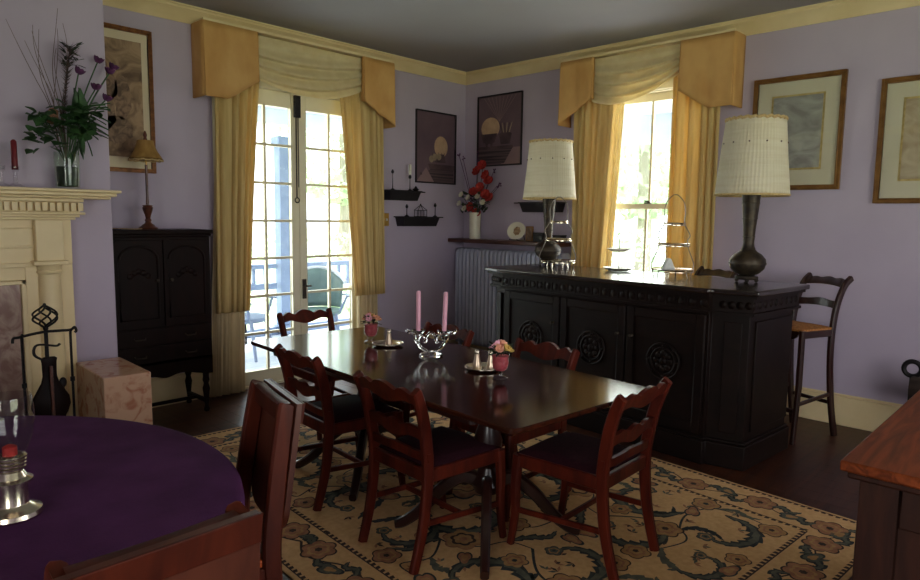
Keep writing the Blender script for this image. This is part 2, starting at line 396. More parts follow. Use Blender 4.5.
b = MB(); b.box(XB+.03, 2.93, 1.645, XB+.06, 2.99, 1.66).tube([(XB+.04, 2.94, 1.665), (XB+.04, 2.99, 1.672)], .007)
b.build('sash_lock', M_.bronze, w)

# ------------------------------------------------------------------ curtains and valances
def curtain(name, label, frame, s0t, s1t, s0b, s1b, zt, zb, d0, mt, folds, amp=.03, seed=0, group=None, curve=0, side=1):
    """frame(s,d,z): s along the wall, d out of the wall"""
    q = random.Random(seed); ph = [q.uniform(0, 6) for _ in range(4)]
    def fn(u, v):
        a = s0t+(s0b-s0t)*v; c = s1t+(s1b-s1t)*v
        k = curve*sin(PI*v)
        if side > 0: c += k
        else: a += k
        s = a+(c-a)*u
        w = folds*2*PI*(u+.012*sin(3*v+ph[0])+.05*sin(2*PI*u+ph[3])+.025*sin(5*PI*u+ph[1]))
        d = d0+amp*(.75+.25*v)*(sin(w+ph[1])*.7+.3*sin(2*w+ph[2]+.8*v))
        return frame(s, d, zt+(zb-zt)*v)
    b = MB().sheet(fn, folds*18, 14)
    return tag(b.build(name, mt, ang=80, solid=.006, fix=False), label, 'curtain', group)
fA = lambda s, d, z: (s, YA-d, z)
fB = lambda s, d, z: (XB-d, s, z)
curtain('gold_curtain', 'gold curtain panel left of the french doors, beside the black cabinet', fA, 2.50, 2.90, 2.47, 2.75, 2.90, .70, .105, M_.gold, 5, seed=1, curve=-.01)
curtain('gold_curtain', 'gold curtain panel right of the french doors, beside the wall shelves', fA, 3.66, 4.18, 3.85, 4.215, 2.90, .74, .105, M_.gold, 6, seed=2, curve=-.0, side=-1)
curtain('gold_curtain', 'gold curtain panel left of the sash window, behind the left fringed lamp', fB, 3.68, 3.23, 3.64, 3.34, 2.90, .72, .105, M_.gold, 5, seed=3, curve=0)
curtain('gold_curtain', 'gold curtain panel right of the sash window, above the hidden bar stool', fB, 2.69, 2.28, 2.68, 2.27, 2.90, .72, .105, M_.gold, 5, seed=4)
curtain('curtain_lining', 'long cream under curtain falling to the floor beside the black cabinet', fA, 2.54, 2.76, 2.42, 2.73, 2.8, .004, .055, M_.lining, 5, amp=.02, seed=5)
curtain('curtain_lining', 'long cream under curtain at the right side of the french doors', fA, 3.92, 4.14, 3.92, 4.16, 2.8, .004, .055, M_.lining, 4, amp=.02, seed=6)
curtain('curtain_lining', 'sheer white under curtain at the left edge of the sash window', fB, 3.42, 3.16, 3.42, 3.27, 2.8, .66, .055, M_.sheer, 5, amp=.015, seed=7)

def valance(label, frame, o0, i0, i1, o1, zt, zo0, zf0, zi0, zo1, zi1, zf1, dd, flip):
    """o0/o1 outer ends, i0/i1 inner jabot edges"""
    t = thing('window_valance', label, 'valance', frame((o0+o1)/2, 0, zt))
    base = Vector(t.location)
    fr = lambda s, d, z: Vector(frame(s, d, z))-base
    def slab(pts, d0, d1, name, mt, solid=0, ret=None):
        b = MB()
        A = [b.v(fr(s, d0, z)) for s, z in pts]; B = [b.v(fr(s, d1, z)) for s, z in pts]
        b.f(A); b.f(B[::-1]); n = len(pts)
        for i in range(n): b.f([A[i], B[i], B[(i+1) % n], A[(i+1) % n]])
        if ret is not None:
            s, za = ret
            e = .014 if s < (o0+o1)/2 else -.014
            v = [b.v(fr(s+a, d, z)) for a in (0, e) for d, z in ((.0, zt), (d0, zt), (d0, za), (.0, za))]
            for q in ((0,1,2,3),(7,6,5,4),(0,4,5,1),(1,5,6,2),(2,6,7,3),(3,7,4,0)): b.f([v[i] for i in q])
        return b.build(name, mt, t, ang=30, bev=.006)
    # jabots: front board with shaped hem and a return to the wall, gently rippled
    def jab(oo, ii, zo, zf, zi, frac):
        n = 12; bot = []
        for k in range(n+1):
            u = k/n; s = oo+(ii-oo)*u
            if frac >= 0: z = zo+(zf-zo)*min(1, u/frac) if u < frac else zf+(zi-zf)*((u-frac)/(1-frac))
            bot.append((s, z))
        b = MB(); nv = 10
        def fn(u, v):
            k = min(n-1, int(u*n)); f_ = u*n-k
            zb = bot[k][1]+(bot[k+1][1]-bot[k][1])*f_
            d = dd+.010*sin(8*u+1)*v+.006*sin(19*u+2)*v
            return fr(oo+(ii-oo)*u, d, zt+(zb-zt)*v)
        b.sheet(fn, 48, nv)
        def fr2(u, v): return fr(oo, dd*(1-u), zt+(zo-zt)*v)
        b.sheet(fr2, 4, nv)
        def fr3(u, v): return fr(ii, dd-.03*u, zt+(zi-zt)*v)
        b.sheet(fr3, 4, nv)
        b.build('jabot', M_.jabot, t, ang=50, solid=.012, fix=False)
    jab(o0, i0, zo0, zf0, zi0, .45 if zo0 == zf0 else .12)
    jab(o1, i1, zo1, zf1, zi1, .45 if zo1 == zf1 else .12)
    # swag of draped folds
    zbot = min(zi0, zi1)
    def fn(u, v):
        s = i0-.02*(1 if i0 < i1 else -1)+(i1-i0+.04*(1 if i0 < i1 else -1))*u
        eL, eR, bu = flip
        drop = eL+(eR-eL)*u+bu*sin(PI*u)**.8
        fold = .026*sin(2*PI*(4.1*v**1.1+.5*(u-.5)*(1 if eL < eR+.1 else -1)))*min(1, v*2.5)*(.45+.55*sin(PI*u))
        return fr(s, dd-.05+.03*v*sin(PI*u)+fold, zt-.01-drop*v-.5*fold)
    MB().sheet(fn, 40, 60).build('swag', M_.sheer, t, ang=80, solid=.005, fix=False)
    b = MB()
    a = [fr(s, d, z) for z in (zt, zt+.02) for d in (.001, dd) for s in (min(o0,o1)+.005, max(o0,o1)-.005)]
    v = [b.v(p) for p in a]
    for q in ((0,2,3,1),(4,5,7,6),(0,1,5,4),(2,6,7,3),(0,4,6,2),(1,3,7,5)): b.f([v[i] for i in q])
    b.build('cornice_board', M_.cream, t)
    return t
valance('draped gold valance with cream swag over the french doors', fA, 2.375, 2.83, 3.90, 4.265, 2.958, 2.40, 2.40, 2.57, 2.36, 2.56, 2.40, .19, (.33, .28, .12))
valance('draped gold valance with cream swag over the sash window', fB, 3.79, 3.44, 2.60, 2.155, 2.958, 2.38, 2.42, 2.59, 2.40, 2.56, 2.40, .19, (.37, .20, .12))

# ------------------------------------------------------------------ outdoors: porch and garden
b = MB()
for k in range(26):
    y = YA+T+k*.1; b.box(-2.2, y, -.1, 8.2, y+.096, -.06)
for k in range(26):
    x = XB+T+k*.1; b.box(x, -2.6, -.1, x+.096, YA+T, -.06)
struct(b.build('porch_floor', M_.deck))
b = MB(); b.box(-2.2, YA+T, 2.85, 8.3, 8.0, 2.93).box(XB+T, -2.6, 2.85, 8.3, YA+T, 2.93)
b.box(-2.2, 7.74, 2.66, 8.3, 7.86, 2.85).box(8.0, -2.6, 2.5, 8.14, 7.74, 2.85)
struct(b.build('porch_ceiling', M_.porchw))
struct(MB().box(-60, -60, -.62, 90, 90, -.5).build('ground', M_.lawn))
struct(MB().box(-60, 17, -.499, 90, 21, -.49).build('road', M_.road))
posts = [(4.67, 7.72, 'blue grey porch post seen through the left french door leaf')]
for x, y, l in posts:
    t = thing('porch_post', l, 'post', (x, y, -.06))
    MB().box(-.075, -.075, .12, .075, .075, 2.44).build('shaft', M_.porch, t, bev=.008)
    MB().box(-.1, -.1, 0, .1, .1, .12).build('base', M_.porch, t, bev=.008)
    MB().box(-.1, -.1, 2.44, .1, .1, 2.56).build('capital', M_.porch, t, bev=.008)
def railing(label, x0, x1, y):
    t = thing('porch_railing', label, 'railing', ((x0+x1)/2, y, -.06))
    L = (x1-x0)/2
    MB().box(-L, -.04, .87, L, .04, .93).build('top_rail', M_.porch, t, bev=.006)
    MB().box(-L, -.03, .60, L, .03, .68).build('middle_rail', M_.porch, t, bev=.006)
    MB().box(-L, -.03, .0, L, .03, .10).build('bottom_rail', M_.porch, t, bev=.006)
    n = int(2*L/.15)
    for k in range(1, n):
        x = -L+2*L*k/n; MB().box(x-.018, -.018, .68, x+.018, .018, .87).build('baluster', M_.porch, t)
railing('blue grey porch railing seen through the french doors, left of the post', 2.31, 4.56, 7.72)
railing('blue grey porch railing seen through the french doors, right of the post', 4.78, 6.64, 7.72)
def porch_chair(label, loc, rz, mt):
    t = thing('porch_chair', label, 'chair', loc, rz, None)
    MB().lathe([(.0,.40),(.24,.40),(.26,.42),(.26,.45),(.24,.46),(.0,.46)], 24).build('seat', mt, t)
    b = MB(); b.sheet(lambda u, v: (.27*cos(rad(200+140*u))*(1+.1*v), .27*sin(rad(200+140*u))*(1+.25*v), .46+(.30+.16*sin(PI*u))*v), 18, 6)
    b.build('backrest', mt, t, solid=.03, fix=False)
    b = MB(); b.tube([(.29*cos(rad(190+160*k/16))*1.08, .29*sin(rad(190+160*k/16))*1.2, .47+.14+.16*sin(PI*k/16)+.16) for k in range(17)], .022)
    b.build('back_rim', M_.porchw, t)
    for s in (-1, 1):
        MB().tube([(s*.17, .17, .42), (s*.23, .25, 0)], [.024, .017]).build('leg', M_.porch, t)
        MB().tube([(s*.15, -.15, .42), (s*.23, -.27, 0)], [.024, .017]).build('leg', M_.porch, t)
        MB().bar([(s*.29, -.08, .62), (s*.31, .1, .64), (s*.31, .24, .63)], .05, .02).build('arm', M_.porch, t)
        MB().tube([(s*.30, .2, .63), (s*.22, .17, .45)], .016).build('arm_support', M_.porch, t)
porch_chair('rounded grey green porch chair outside the right french door leaf', (4.47, 6.6, -.06), rad(150), M_.chairg)
porch_chair('grey blue porch chair outside the left french door leaf', (3.55, 6.7, -.06), rad(215), M_.porch)
t = thing('plant_stand', 'low scrolled iron stand outside the left french door', 'plant stand', (3.3, 7.35, -.06))
b = MB()
for k in range(5):
    x = -.5+.25*k
    for s in (-1, 1):
        b.tube([(x+s*.02+s*.09*(1-q/18)*cos(q*.5), 0, .16+.12*(1-q/18)*sin(q*.5)) for q in range(17)], .008, 6)
b.build('scroll_panel', M_.iron, t)
b = MB().tube([(-.62, 0, .3), (.62, 0, .3)], .012).tube([(-.62, 0, .03), (.62, 0, .03)], .012)
for x in (-.62, 0, .62): b.tube([(x, 0, 0), (x, 0, .32)], .012)
b.build('frame', M_.iron, t)

def tree(label, loc, h, r, seed, name='tree', n=900, cat='tree'):
    q = random.Random(seed); t = thing(name, label, cat, loc)
    if name == 'tree':
        MB().tube([(0,0,0), (.1,0,h*.3), (0,.1,h*.75)], [r*.09, r*.07, r*.03], 10).build('trunk', M_.bark, t)
    b = MB()
    for _ in range(n):
        z = q.random(); a = q.uniform(0, 2*PI); rr = r*(q.random()**.4)*math.sqrt(max(.05, 1-(2*z-1)**2))
        p = Vector((rr*cos(a), rr*sin(a), (h*.32+z*h*.68) if name == 'tree' else z*h+.05))
        s = r*q.uniform(.05, .12)
        d = Vector((q.uniform(-1,1), q.uniform(-1,1), q.uniform(-1,1))).normalized(); e = d.orthogonal().normalized()
        b.f([b.v(p+d*s), b.v(p+e*s*.55), b.v(p-d*s), b.v(p-e*s*.55)])
    b.build('crown' if name == 'tree' else 'foliage', M_.tree, t, fix=False)
for k, (x, y, h, r, l) in enumerate([
    (9, 25, 9, 3.4, 'broad pale green tree across the road, seen through the left french door leaf'),
    (17.5, 24, 8, 3.0, 'pale green tree across the road, seen through the right french door leaf'),
    (13, 12.5, 5, 1.9, 'small leafy tree on the lawn beyond the right door leaf'),
    (15, 8.2, 6.5, 2.4, 'leafy tree on the lawn filling the middle of the sash window'),
    (18, 12.5, 7, 2.6, 'leafy tree on the lawn at the left side of the sash window'),
    (24, 13, 8, 3.2, 'tall leafy tree further behind the sash window')]):
    tree(l, (x, y, -.5), h, r, k)
tree('low bush beyond the porch railing at the left door leaf', (6.2, 10.2, -.5), 1.7, .8, 31, 'bush', 500, 'bush')
tree('low bush beyond the porch railing at the right door leaf', (8.2, 11.2, -.5), 1.6, .9, 32, 'bush', 500, 'bush')
tree('low bush on the lawn beyond the sash window', (11.2, 6.4, -.5), 1.8, .9, 33, 'bush', 500, 'bush')

# ------------------------------------------------------------------ rug
RZ = -rad(4.0)
RUG = (2.62, 2.46)
HX, HY = 1.20, 1.78
t = thing('area_rug', 'large beige rug with dark floral scrolls under the dining table', 'rug', (RUG[0], RUG[1], 0), RZ)
MB().box(-HX, -HY, 0, HX, HY, .008).build('pile', M_.rug, t, bev=.003)
class Ink:
    """flat woven motifs, mirrored into the four quarters of the rug"""
    def __init__(s): s.b = MB(); s.z = .0086; s.mir = [(1,1)]
    def face(s, pts, mi, lift=0):
        for mx, my in s.mir:
            s.b.mi = mi; s.b.poly([(p[0]*mx, p[1]*my) for p in pts], s.z+lift)
    def strip(s, L, Rr, mi, lift=0):
        for i in range(len(L)-1): s.face([L[i], L[i+1], Rr[i+1], Rr[i]], mi, lift)
    def vine(s, pts, w, mi=0, lift=0):
        P = [Vector((p[0], p[1])) for p in (spline([(p[0], p[1], 0) for p in pts], 8))]
        L, Q = [], []
        for i, p in enumerate(P):
            d = (P[min(i+1, len(P)-1)]-P[max(i-1, 0)]).normalized(); n = Vector((-d.y, d.x))
            ww = w*(1-.5*i/len(P)); L.append(p+n*ww); Q.append(p-n*ww)
        s.strip(L, Q, mi, lift)
    def leaf(s, pts, w, mi=0, lobes=5, lift=.0002, inner=None):
        w *= 1.35
        P = [Vector((p[0], p[1])) for p in (spline([(p[0], p[1], 0) for p in pts], 16))]
        L, Q = [], []; n_ = len(P)-1
        for i, p in enumerate(P):
            u = i/n_; d = (P[min(i+1, n_)]-P[max(i-1, 0)]).normalized(); n = Vector((-d.y, d.x))
            base = w*(sin(PI*min(1, u*.97+.03))**.8)*(1-.35*u)
            q1 = (lobes*1.6*u) % 1; saw = .55+.5*q1; q2 = (lobes*1.6*u+.4) % 1; saw2 = .35+.3*q2
            L.append(p+n*base*saw); Q.append(p-n*base*saw2)
        s.strip(L, Q, mi, lift)
        if inner is not None:
            s.strip([p+(l-p)*.5 for p, l in zip(P[2:-2], L[2:-2])], [p+(l-p)*.35 for p, l in zip(P[2:-2], Q[2:-2])], inner, lift+.0003)
    def bloom(s, c, r, petals=6, cols=(0,1,2), rot=0, lift=.0004):
        r *= 1.2
        for k, (q, mi) in enumerate(((1, cols[0]), (.90, cols[1]), (.62, cols[2]), (.46, cols[1]), (.2, cols[0]))):
            pts = []
            for i in range(48):
                a = 2*PI*i/48+rot; rr = r*q*(.78+.22*abs(cos(petals*a/2)))
                pts.append((c[0]+rr*cos(a), c[1]+rr*sin(a)))
            s.face(pts, mi, lift+.00025*k)
    def tulip(s, c, r, a, cols=(0,1,2)):
        for k, (q, mi) in enumerate(((1, cols[0]), (.8, cols[1]), (.45, cols[2]))):
            pts = []
            for i in range(40):
                b_ = 2*PI*i/40; rr = r*q*(.7+.35*abs(cos(b_*1.5))); x, y = rr*1.35*cos(b_), rr*.8*sin(b_)
                pts.append((c[0]+x*cos(a)-y*sin(a), c[1]+x*sin(a)+y*cos(a)))
            s.face(pts, mi, .0004+.00025*k)
    def cscroll(s, c, r, a0, a1, w, mi=0, lobes=6, inner=3):
        n = 6; pts = []
        for k in range(n+1):
            u = k/n; a = rad(a0+(a1-a0)*u); rr = r*(1-.45*u); pts.append((c[0]+rr*cos(a), c[1]+rr*sin(a)))
        s.leaf(pts, w, mi, lobes, inner=inner)
        e = pts[-1]; s.bloom(e, w*.75, 5, (mi, inner if inner is not None else 1, 2))
K = Ink(); K.mir = [(1,1),(-1,1),(1,-1),(-1,-1)]
# field, one quarter: x 0..0.86, y 0..1.48
K.cscroll((.26,.30), .22, -60, 200, .055); K.cscroll((.60,.22), .17, 210, -40, .045)
K.cscroll((.62,.78), .22, 90, 330, .055); K.cscroll((.22,.92), .19, 20, 260, .05)
K.cscroll((.56,1.22), .20, -20, 190, .05); K.cscroll((.20,1.30), .13, 200, -20, .038)
K.vine([(.0,.12),(.14,.10),(.30,.06),(.44,.16),(.52,.40),(.44,.56),(.30,.62),(.26,.74)], .007)
K.vine([(.52,.40),(.66,.50),(.80,.46),(.80,.62)], .006); K.vine([(.26,.74),(.40,.90),(.42,1.08),(.34,1.16),(.18,1.12)], .007)
K.vine([(.42,1.08),(.60,1.02),(.78,1.08),(.80,1.3),(.70,1.42)], .006); K.vine([(0,.62),(.1,.60),(.16,.50),(.12,.42)], .005)
for c, r, p in (((.44,.47),.085,6),((.80,.36),.06,5),((.14,.52),.065,6),((.38,1.03),.075,6),((.80,1.02),.065,5),((.40,.76),.055,6),((.08,1.06),.06,5),((.76,1.38),.06,5),((.36,1.40),.05,5)):
    K.bloom(c, r, p, R.choice([(4,1,2),(4,2,1),(1,2,4),(0,2,1)]), rot=R.uniform(0,1))
for c, r, a in (((.80,.64),.06,1.2),((.1,.30),.055,2.5),((.42,.13),.05,.3),((.66,1.02),.05,-.4),((.05,.80),.05,1.5),((.24,1.42),.05,.2),((.55,.60),.045,.8)):
    K.tulip(c, r, a, (0,1,2))
for pts, w in (([(.44,.16),(.52,.10),(.62,.06),(.70,.02)],.03),([(.52,.40),(.60,.36),(.68,.38),(.76,.30)],.035),([(.30,.62),(.20,.66),(.12,.72),(.04,.70)],.035),([(.40,.90),(.50,.90),(.56,.96),(.64,.92)],.03),([(.42,1.08),(.50,1.12),(.52,1.2),(.48,1.28)],.03),([(.78,1.08),(.84,1.16),(.82,1.24),(.84,1.3)],.025),([(.66,.50),(.70,.58),(.68,.64),(.72,.7)],.028),([(.30,.06),(.34,.0),(.40,.02),(.44,.0)],.022),([(.2,1.12),(.12,1.18),(.08,1.26),(.04,1.24)],.028)):
    K.leaf(pts, w, 0 if w > .028 else 3, 4, inner=3 if w > .03 else None)
for k in range(44):                       # small sprigs
    c = Vector((R.uniform(.05,.84), R.uniform(.05,1.44))); a = R.uniform(0, 6.28)
    for q in (-.9, 0, .9):
        d = Vector((cos(a+q), sin(a+q))); n = Vector((-d.y, d.x)); l = R.uniform(.028,.05)
        K.face([c, c+d*l*.5+n*.008, c+d*l, c+d*l*.5-n*.008], R.choice([1,4,1,3]))
# border bands of dark teeth
def teeth(hx, hy, w, step):
    for hor in (0, 1):
        a, f_ = (hx, hy) if hor else (hy, hx)
        n = int(a/step)
        for k in range(n+1):
            s0 = k*step; s1 = s0+step*.62
            q = [(s0, f_-w), (s1, f_-w*.6), (s1, f_+w), (s0, f_+w*.6)]
            K.face(q if hor else [(p[1], p[0]) for p in q], 4)
        q = [(0, f_+w*.7), (a, f_+w*.7), (a, f_+w*1.3), (0, f_+w*1.3)]
        K.face(q if hor else [(p[1], p[0]) for p in q], 4)
teeth(.885, 1.485, .012, .034); teeth(1.165, 1.745, .011, .034)
# border flowers and vines
bx, by = 1.02, 1.615
vy = [(bx+.05*sin(k*1.25), .0+k*.1) for k in range(17)]
K.vine(vy, .006, 4)
vx = [(k*.1, by+.045*sin(k*1.25+1)) for k in range(11)]
K.vine(vx, .006, 4)
for k in range(5):
    y = .12+k*.36
    K.bloom((bx+(.02 if k % 2 else -.02), y), .075, 6, (4,1,2)); K.tulip((bx+(-.03 if k % 2 else .03), y+.18), .05, 1.2 if k % 2 else 2, (0,3,2))
    K.leaf([(bx, y+.05), (bx+.05, y+.1), (bx+.02, y+.16), (bx+.06, y+.2)], .032, 0, 4, inner=3)
    K.leaf([(bx, y-.05), (bx-.06, y-.1), (bx-.03, y-.15), (bx-.07, y-.18)], .03, 0, 4, inner=3)
for k in range(3):
    x = .14+k*.33
    K.bloom((x, by+(.02 if k % 2 else -.02)), .075, 6, (4,1,2)); K.tulip((x+.165, by), .05, .3, (0,3,2))
    K.leaf([(x+.05, by), (x+.1, by+.05), (x+.15, by+.02), (x+.2, by+.06)], .032, 0, 4, inner=3)
    K.leaf([(x-.05, by), (x-.09, by-.06), (x-.13, by-.03), (x-.17, by-.06)], .03, 0, 4, inner=3)
K.mir = [(1,1)]
K.bloom((0,0), .17, 8, (0,1,2)); K.bloom((0,0), .09, 6, (4,2,1), lift=.0016)
K.b.build('floral_pattern', [M_.navy, M_.rose, M_.ochre, M_.teal, M_.brownw], t, fix=False)
ZR = .0105           # top of the rug

# ------------------------------------------------------------------ dining table
TC = (2.325, 2.50); TR = -rad(4.3)
t = thing('dining_table', 'long dark mahogany pedestal dining table on the floral rug', 'table', (TC[0], TC[1], ZR), TR)
hw, hl = .462, 1.095
def rrect(hx, hy, r, n=6):
    out = []
    for cx, cy, a in ((hx-r, hy-r, 0), (-hx+r, hy-r, 90), (-hx+r, -hy+r, 180), (hx-r, -hy+r, 270)):
        out += [(cx+r*cos(rad(a+90*k/n)), cy+r*sin(rad(a+90*k/n))) for k in range(n+1)]
    return out
b = MB(); b.prism(rrect(hw, hl, .05), .718, .74, 'z'); b.build('tabletop', M_.mahdk, t, bev=.006)
b = MB(); b.prism(rrect(hw-.03, hl-.25, .03), .69, .718, 'z'); b.build('leaf_slide', M_.tleg, t)
for s in (-1, 1):
    c = (0, s*.50, 0)
    col = MB().lathe([(.0,.20),(.06,.20),(.075,.24),(.055,.28),(.04,.32),(.062,.40),(.07,.45),(.045,.53),(.035,.58),(.06,.62),(.075,.66),(.14,.69),(.0,.69)], 24, c).build('pedestal', M_.tleg, t)
    for a in (45, 135, 225, 315):
        q = rad(a); d = Vector((cos(q), sin(q), 0))
        pts = [Vector(c)+d*r_+Vector((0,0,z)) for r_, z in ((.04,.25),(.12,.27),(.22,.20),(.32,.09),(.40,.03),(.44,.018))]
        MB().bar(spline(pts, 4), [.05-.012*k/20 for k in range(21)], [.07-.03*k/20 for k in range(21)], side=Vector((-d.y, d.x, 0))).build('leg', M_.tleg, t)

# ------------------------------------------------------------------ dining chairs
def dining_chair(label, loc, rz):
    t = thing('dining_chair', label, 'chair', loc, rz, 'dining chairs around the table')
    for s in (-1, 1):
        pts = spline([(s*.185,-.285,0),(s*.188,-.235,.2),(s*.19,-.215,.41),(s*.195,-.228,.55),(s*.20,-.252,.67),(s*.205,-.285,.762),(s*.206,-.30,.788)], 4)
        n = len(pts)
        MB().bar(pts, [.030]*n, [.042+.012*sin(PI*k/(n-1)) for k in range(n)]).build('back_post', M_.mahog, t)
        pts = spline([(s*.205,.205,.43),(s*.208,.215,.30),(s*.208,.215,.15),(s*.212,.235,0)], 4)
        n = len(pts)
        MB().bar(pts, [.042-.012*k/(n-1) for k in range(n)], [.046-.014*k/(n-1) for k in range(n)]).build('leg', M_.mahog, t)
        MB().bar([(s*.188,-.21,.405),(s*.205,.2,.405)], .026, .062).build('seat_rail', M_.mahog, t)
        MB().bar([(s*.188,-.235,.20),(s*.206,.205,.17)], .018, .026).build('stretcher', M_.mahog, t)
    MB().bar([(-.2,.205,.405),(.2,.205,.405)], .062, .026, side=(0,0,1)).build('seat_rail', M_.mahog, t)
    MB().bar([(-.185,-.215,.405),(.185,-.215,.405)], .062, .026, side=(0,0,1)).build('seat_rail', M_.mahog, t)
    MB().bar([(-.2,-.02,.185),(.2,-.02,.185)], .026, .018, side=(0,0,1)).build('stretcher', M_.mahog, t)
    def rail(name, z0, lean, th, top, botm, y0):
        n = 28; P = []
        for k in range(n+1):
            u = k/n*2-1; P.append((u*.212, top(u)))
        for k in range(n, -1, -1):
            u = k/n*2-1; P.append((u*.212, botm(u)))
        b = MB()
        A = []; B = []
        for x_, z_ in P:
            y = y0-(z_)*lean-.012*(1-(x_/.212)**2)
            A.append(b.v((x_, y-th/2, z0+z_))); B.append(b.v((x_, y+th/2, z0+z_)))
        m_ = n+1
        for k in range(n):
            a0, a1, c1, c0 = k, k+1, 2*m_-2-k, 2*m_-1-k
            b.f([A[a0], A[a1], A[c1], A[c0]]); b.f([B[a0], B[c0], B[c1], B[a1]])
            b.f([A[a0], B[a0], B[a1], A[a1]]); b.f([A[c1], B[c1], B[c0], A[c0]])
        b.f([A[0], A[2*m_-1], B[2*m_-1], B[0]]); b.f([A[m_-1], B[m_-1], B[m_], A[m_]])
        return b.build(name, M_.mahog, t, ang=50)
    g = lambda u, c, w: math.exp(-((u-c)/w)**2)
    rail('crest_rail', .730, .42, .022, lambda u: .052+.020*g(u,0,.3)+.010*g(abs(u),.62,.14)-.012*g(abs(u),.38,.1)-.01*g(abs(u),.85,.12), lambda u: -.005-.018*g(u,0,.35)+.010*g(abs(u),.6,.2), -.276)
    rail('back_slat', .585, .22, .018, lambda u: .030+.014*g(u,0,.22)+.010*g(abs(u),.5,.18)-.010*g(abs(u),.26,.1), lambda u: -.024-.012*g(u,0,.3)+.012*g(abs(u),.55,.25), -.236)
    rail('back_slat', .49, .1, .018, lambda u: .020+.008*g(u,0,.3), lambda u: -.018+.006*g(u,0,.4), -.222)
    b = MB(); o = [(-.205,.21),(.205,.21),(.19,-.195),(-.19,-.195)]
    def cush(u, v):
        x = (1-v)*((1-u)*-.205+u*.205)+v*((1-u)*-.187+u*.187); y = .215+(-.2-.215)*v
        return (x, y, .437+.034*(max(0, sin(PI*u)*sin(PI*v))**.35))
    b.sheet(cush, 16, 16)
    b.prism([(.205,.215),(-.205,.215),(-.187,-.2),(.187,-.2)], .43, .437, 'z')
    b.build('seat', M_.fabric, t, ang=60)
    return t
ch = dining_chair('red mahogany dining chair on the left long side, nearest the viewer', (2.075, 2.13, ZR), -rad(93))
dup(ch, (2.135, 2.91, ZR), -rad(95), 'red mahogany dining chair on the left long side, nearer the french doors')
dup(ch, (2.495, 1.615, ZR), rad(2), 'red mahogany dining chair at the near end of the table, its back lit orange red')
dup(ch, (2.68, 2.20, ZR), rad(86), 'mahogany dining chair on the far long side, its crest in front of the bar medallions')
dup(ch, (2.70, 2.99, ZR), rad(86), 'mahogany dining chair on the far long side, behind the pink candles')
dup(ch, (2.68, 3.87, ZR), rad(178), 'mahogany dining chair at the far end of the table, in front of the french doors')

# ------------------------------------------------------------------ round purple table and its chairs
PC = (0.0, 2.09); PR = .965
t = thing('round_table', 'round wooden pedestal table hidden under the purple cloth', 'table', (PC[0], PC[1], 0))
MB().lathe([(0,.705),(PR-.03,.705),(PR-.015,.715),(PR-.015,.735),(PR-.03,.742),(0,.742)], 96).build('tabletop', M_.mahog, t)
MB().lathe([(0,.14),(.12,.14),(.13,.18),(.09,.24),(.07,.32),(.11,.45),(.12,.52),(.08,.62),(.16,.70),(0,.705)], 32).build('pedestal', M_.mahog, t)
for a in (30, 120, 210, 300):
    d = Vector((cos(rad(a)), sin(rad(a)), 0))
    MB().bar(spline([d*r_+Vector((0,0,z)) for r_, z in ((.08,.20),(.2,.20),(.36,.10),(.48,.03),(.53,.025))], 4), .06, .05, side=Vector((-d.y, d.x, 0))).build('leg', M_.mahog, t)
b = MB(); n = 128
def cl(r_, z, k, amp=0):
    a = 2*PI*k/n; q = r_+amp*(sin(13*a)+.5*sin(29*a+1)); return (q*cos(a), q*sin(a), z+.0)
rings = [[(.0005*cos(2*PI*k/n), .0005*sin(2*PI*k/n), .7475) for k in range(n)]]
for r_ in (.3, .6, .9, PR-.02): rings.append([cl(r_, .7475, k) for k in range(n)])
rings += [[cl(PR-.006, .745, k) for k in range(n)], [cl(PR+.003, .737, k) for k in range(n)], [cl(PR+.006, .71, k, .001) for k in range(n)], [cl(PR+.004, .66, k, .003) for k in range(n)], [cl(PR+.004, .63, k, .005) for k in range(n)]]
b.loft(rings, caps=False)
tag(b.build('tablecloth', M_.purple, ang=80, loc=(PC[0], PC[1], 0), fix=True), 'deep purple cloth covering the round table in the left foreground', 'tablecloth')

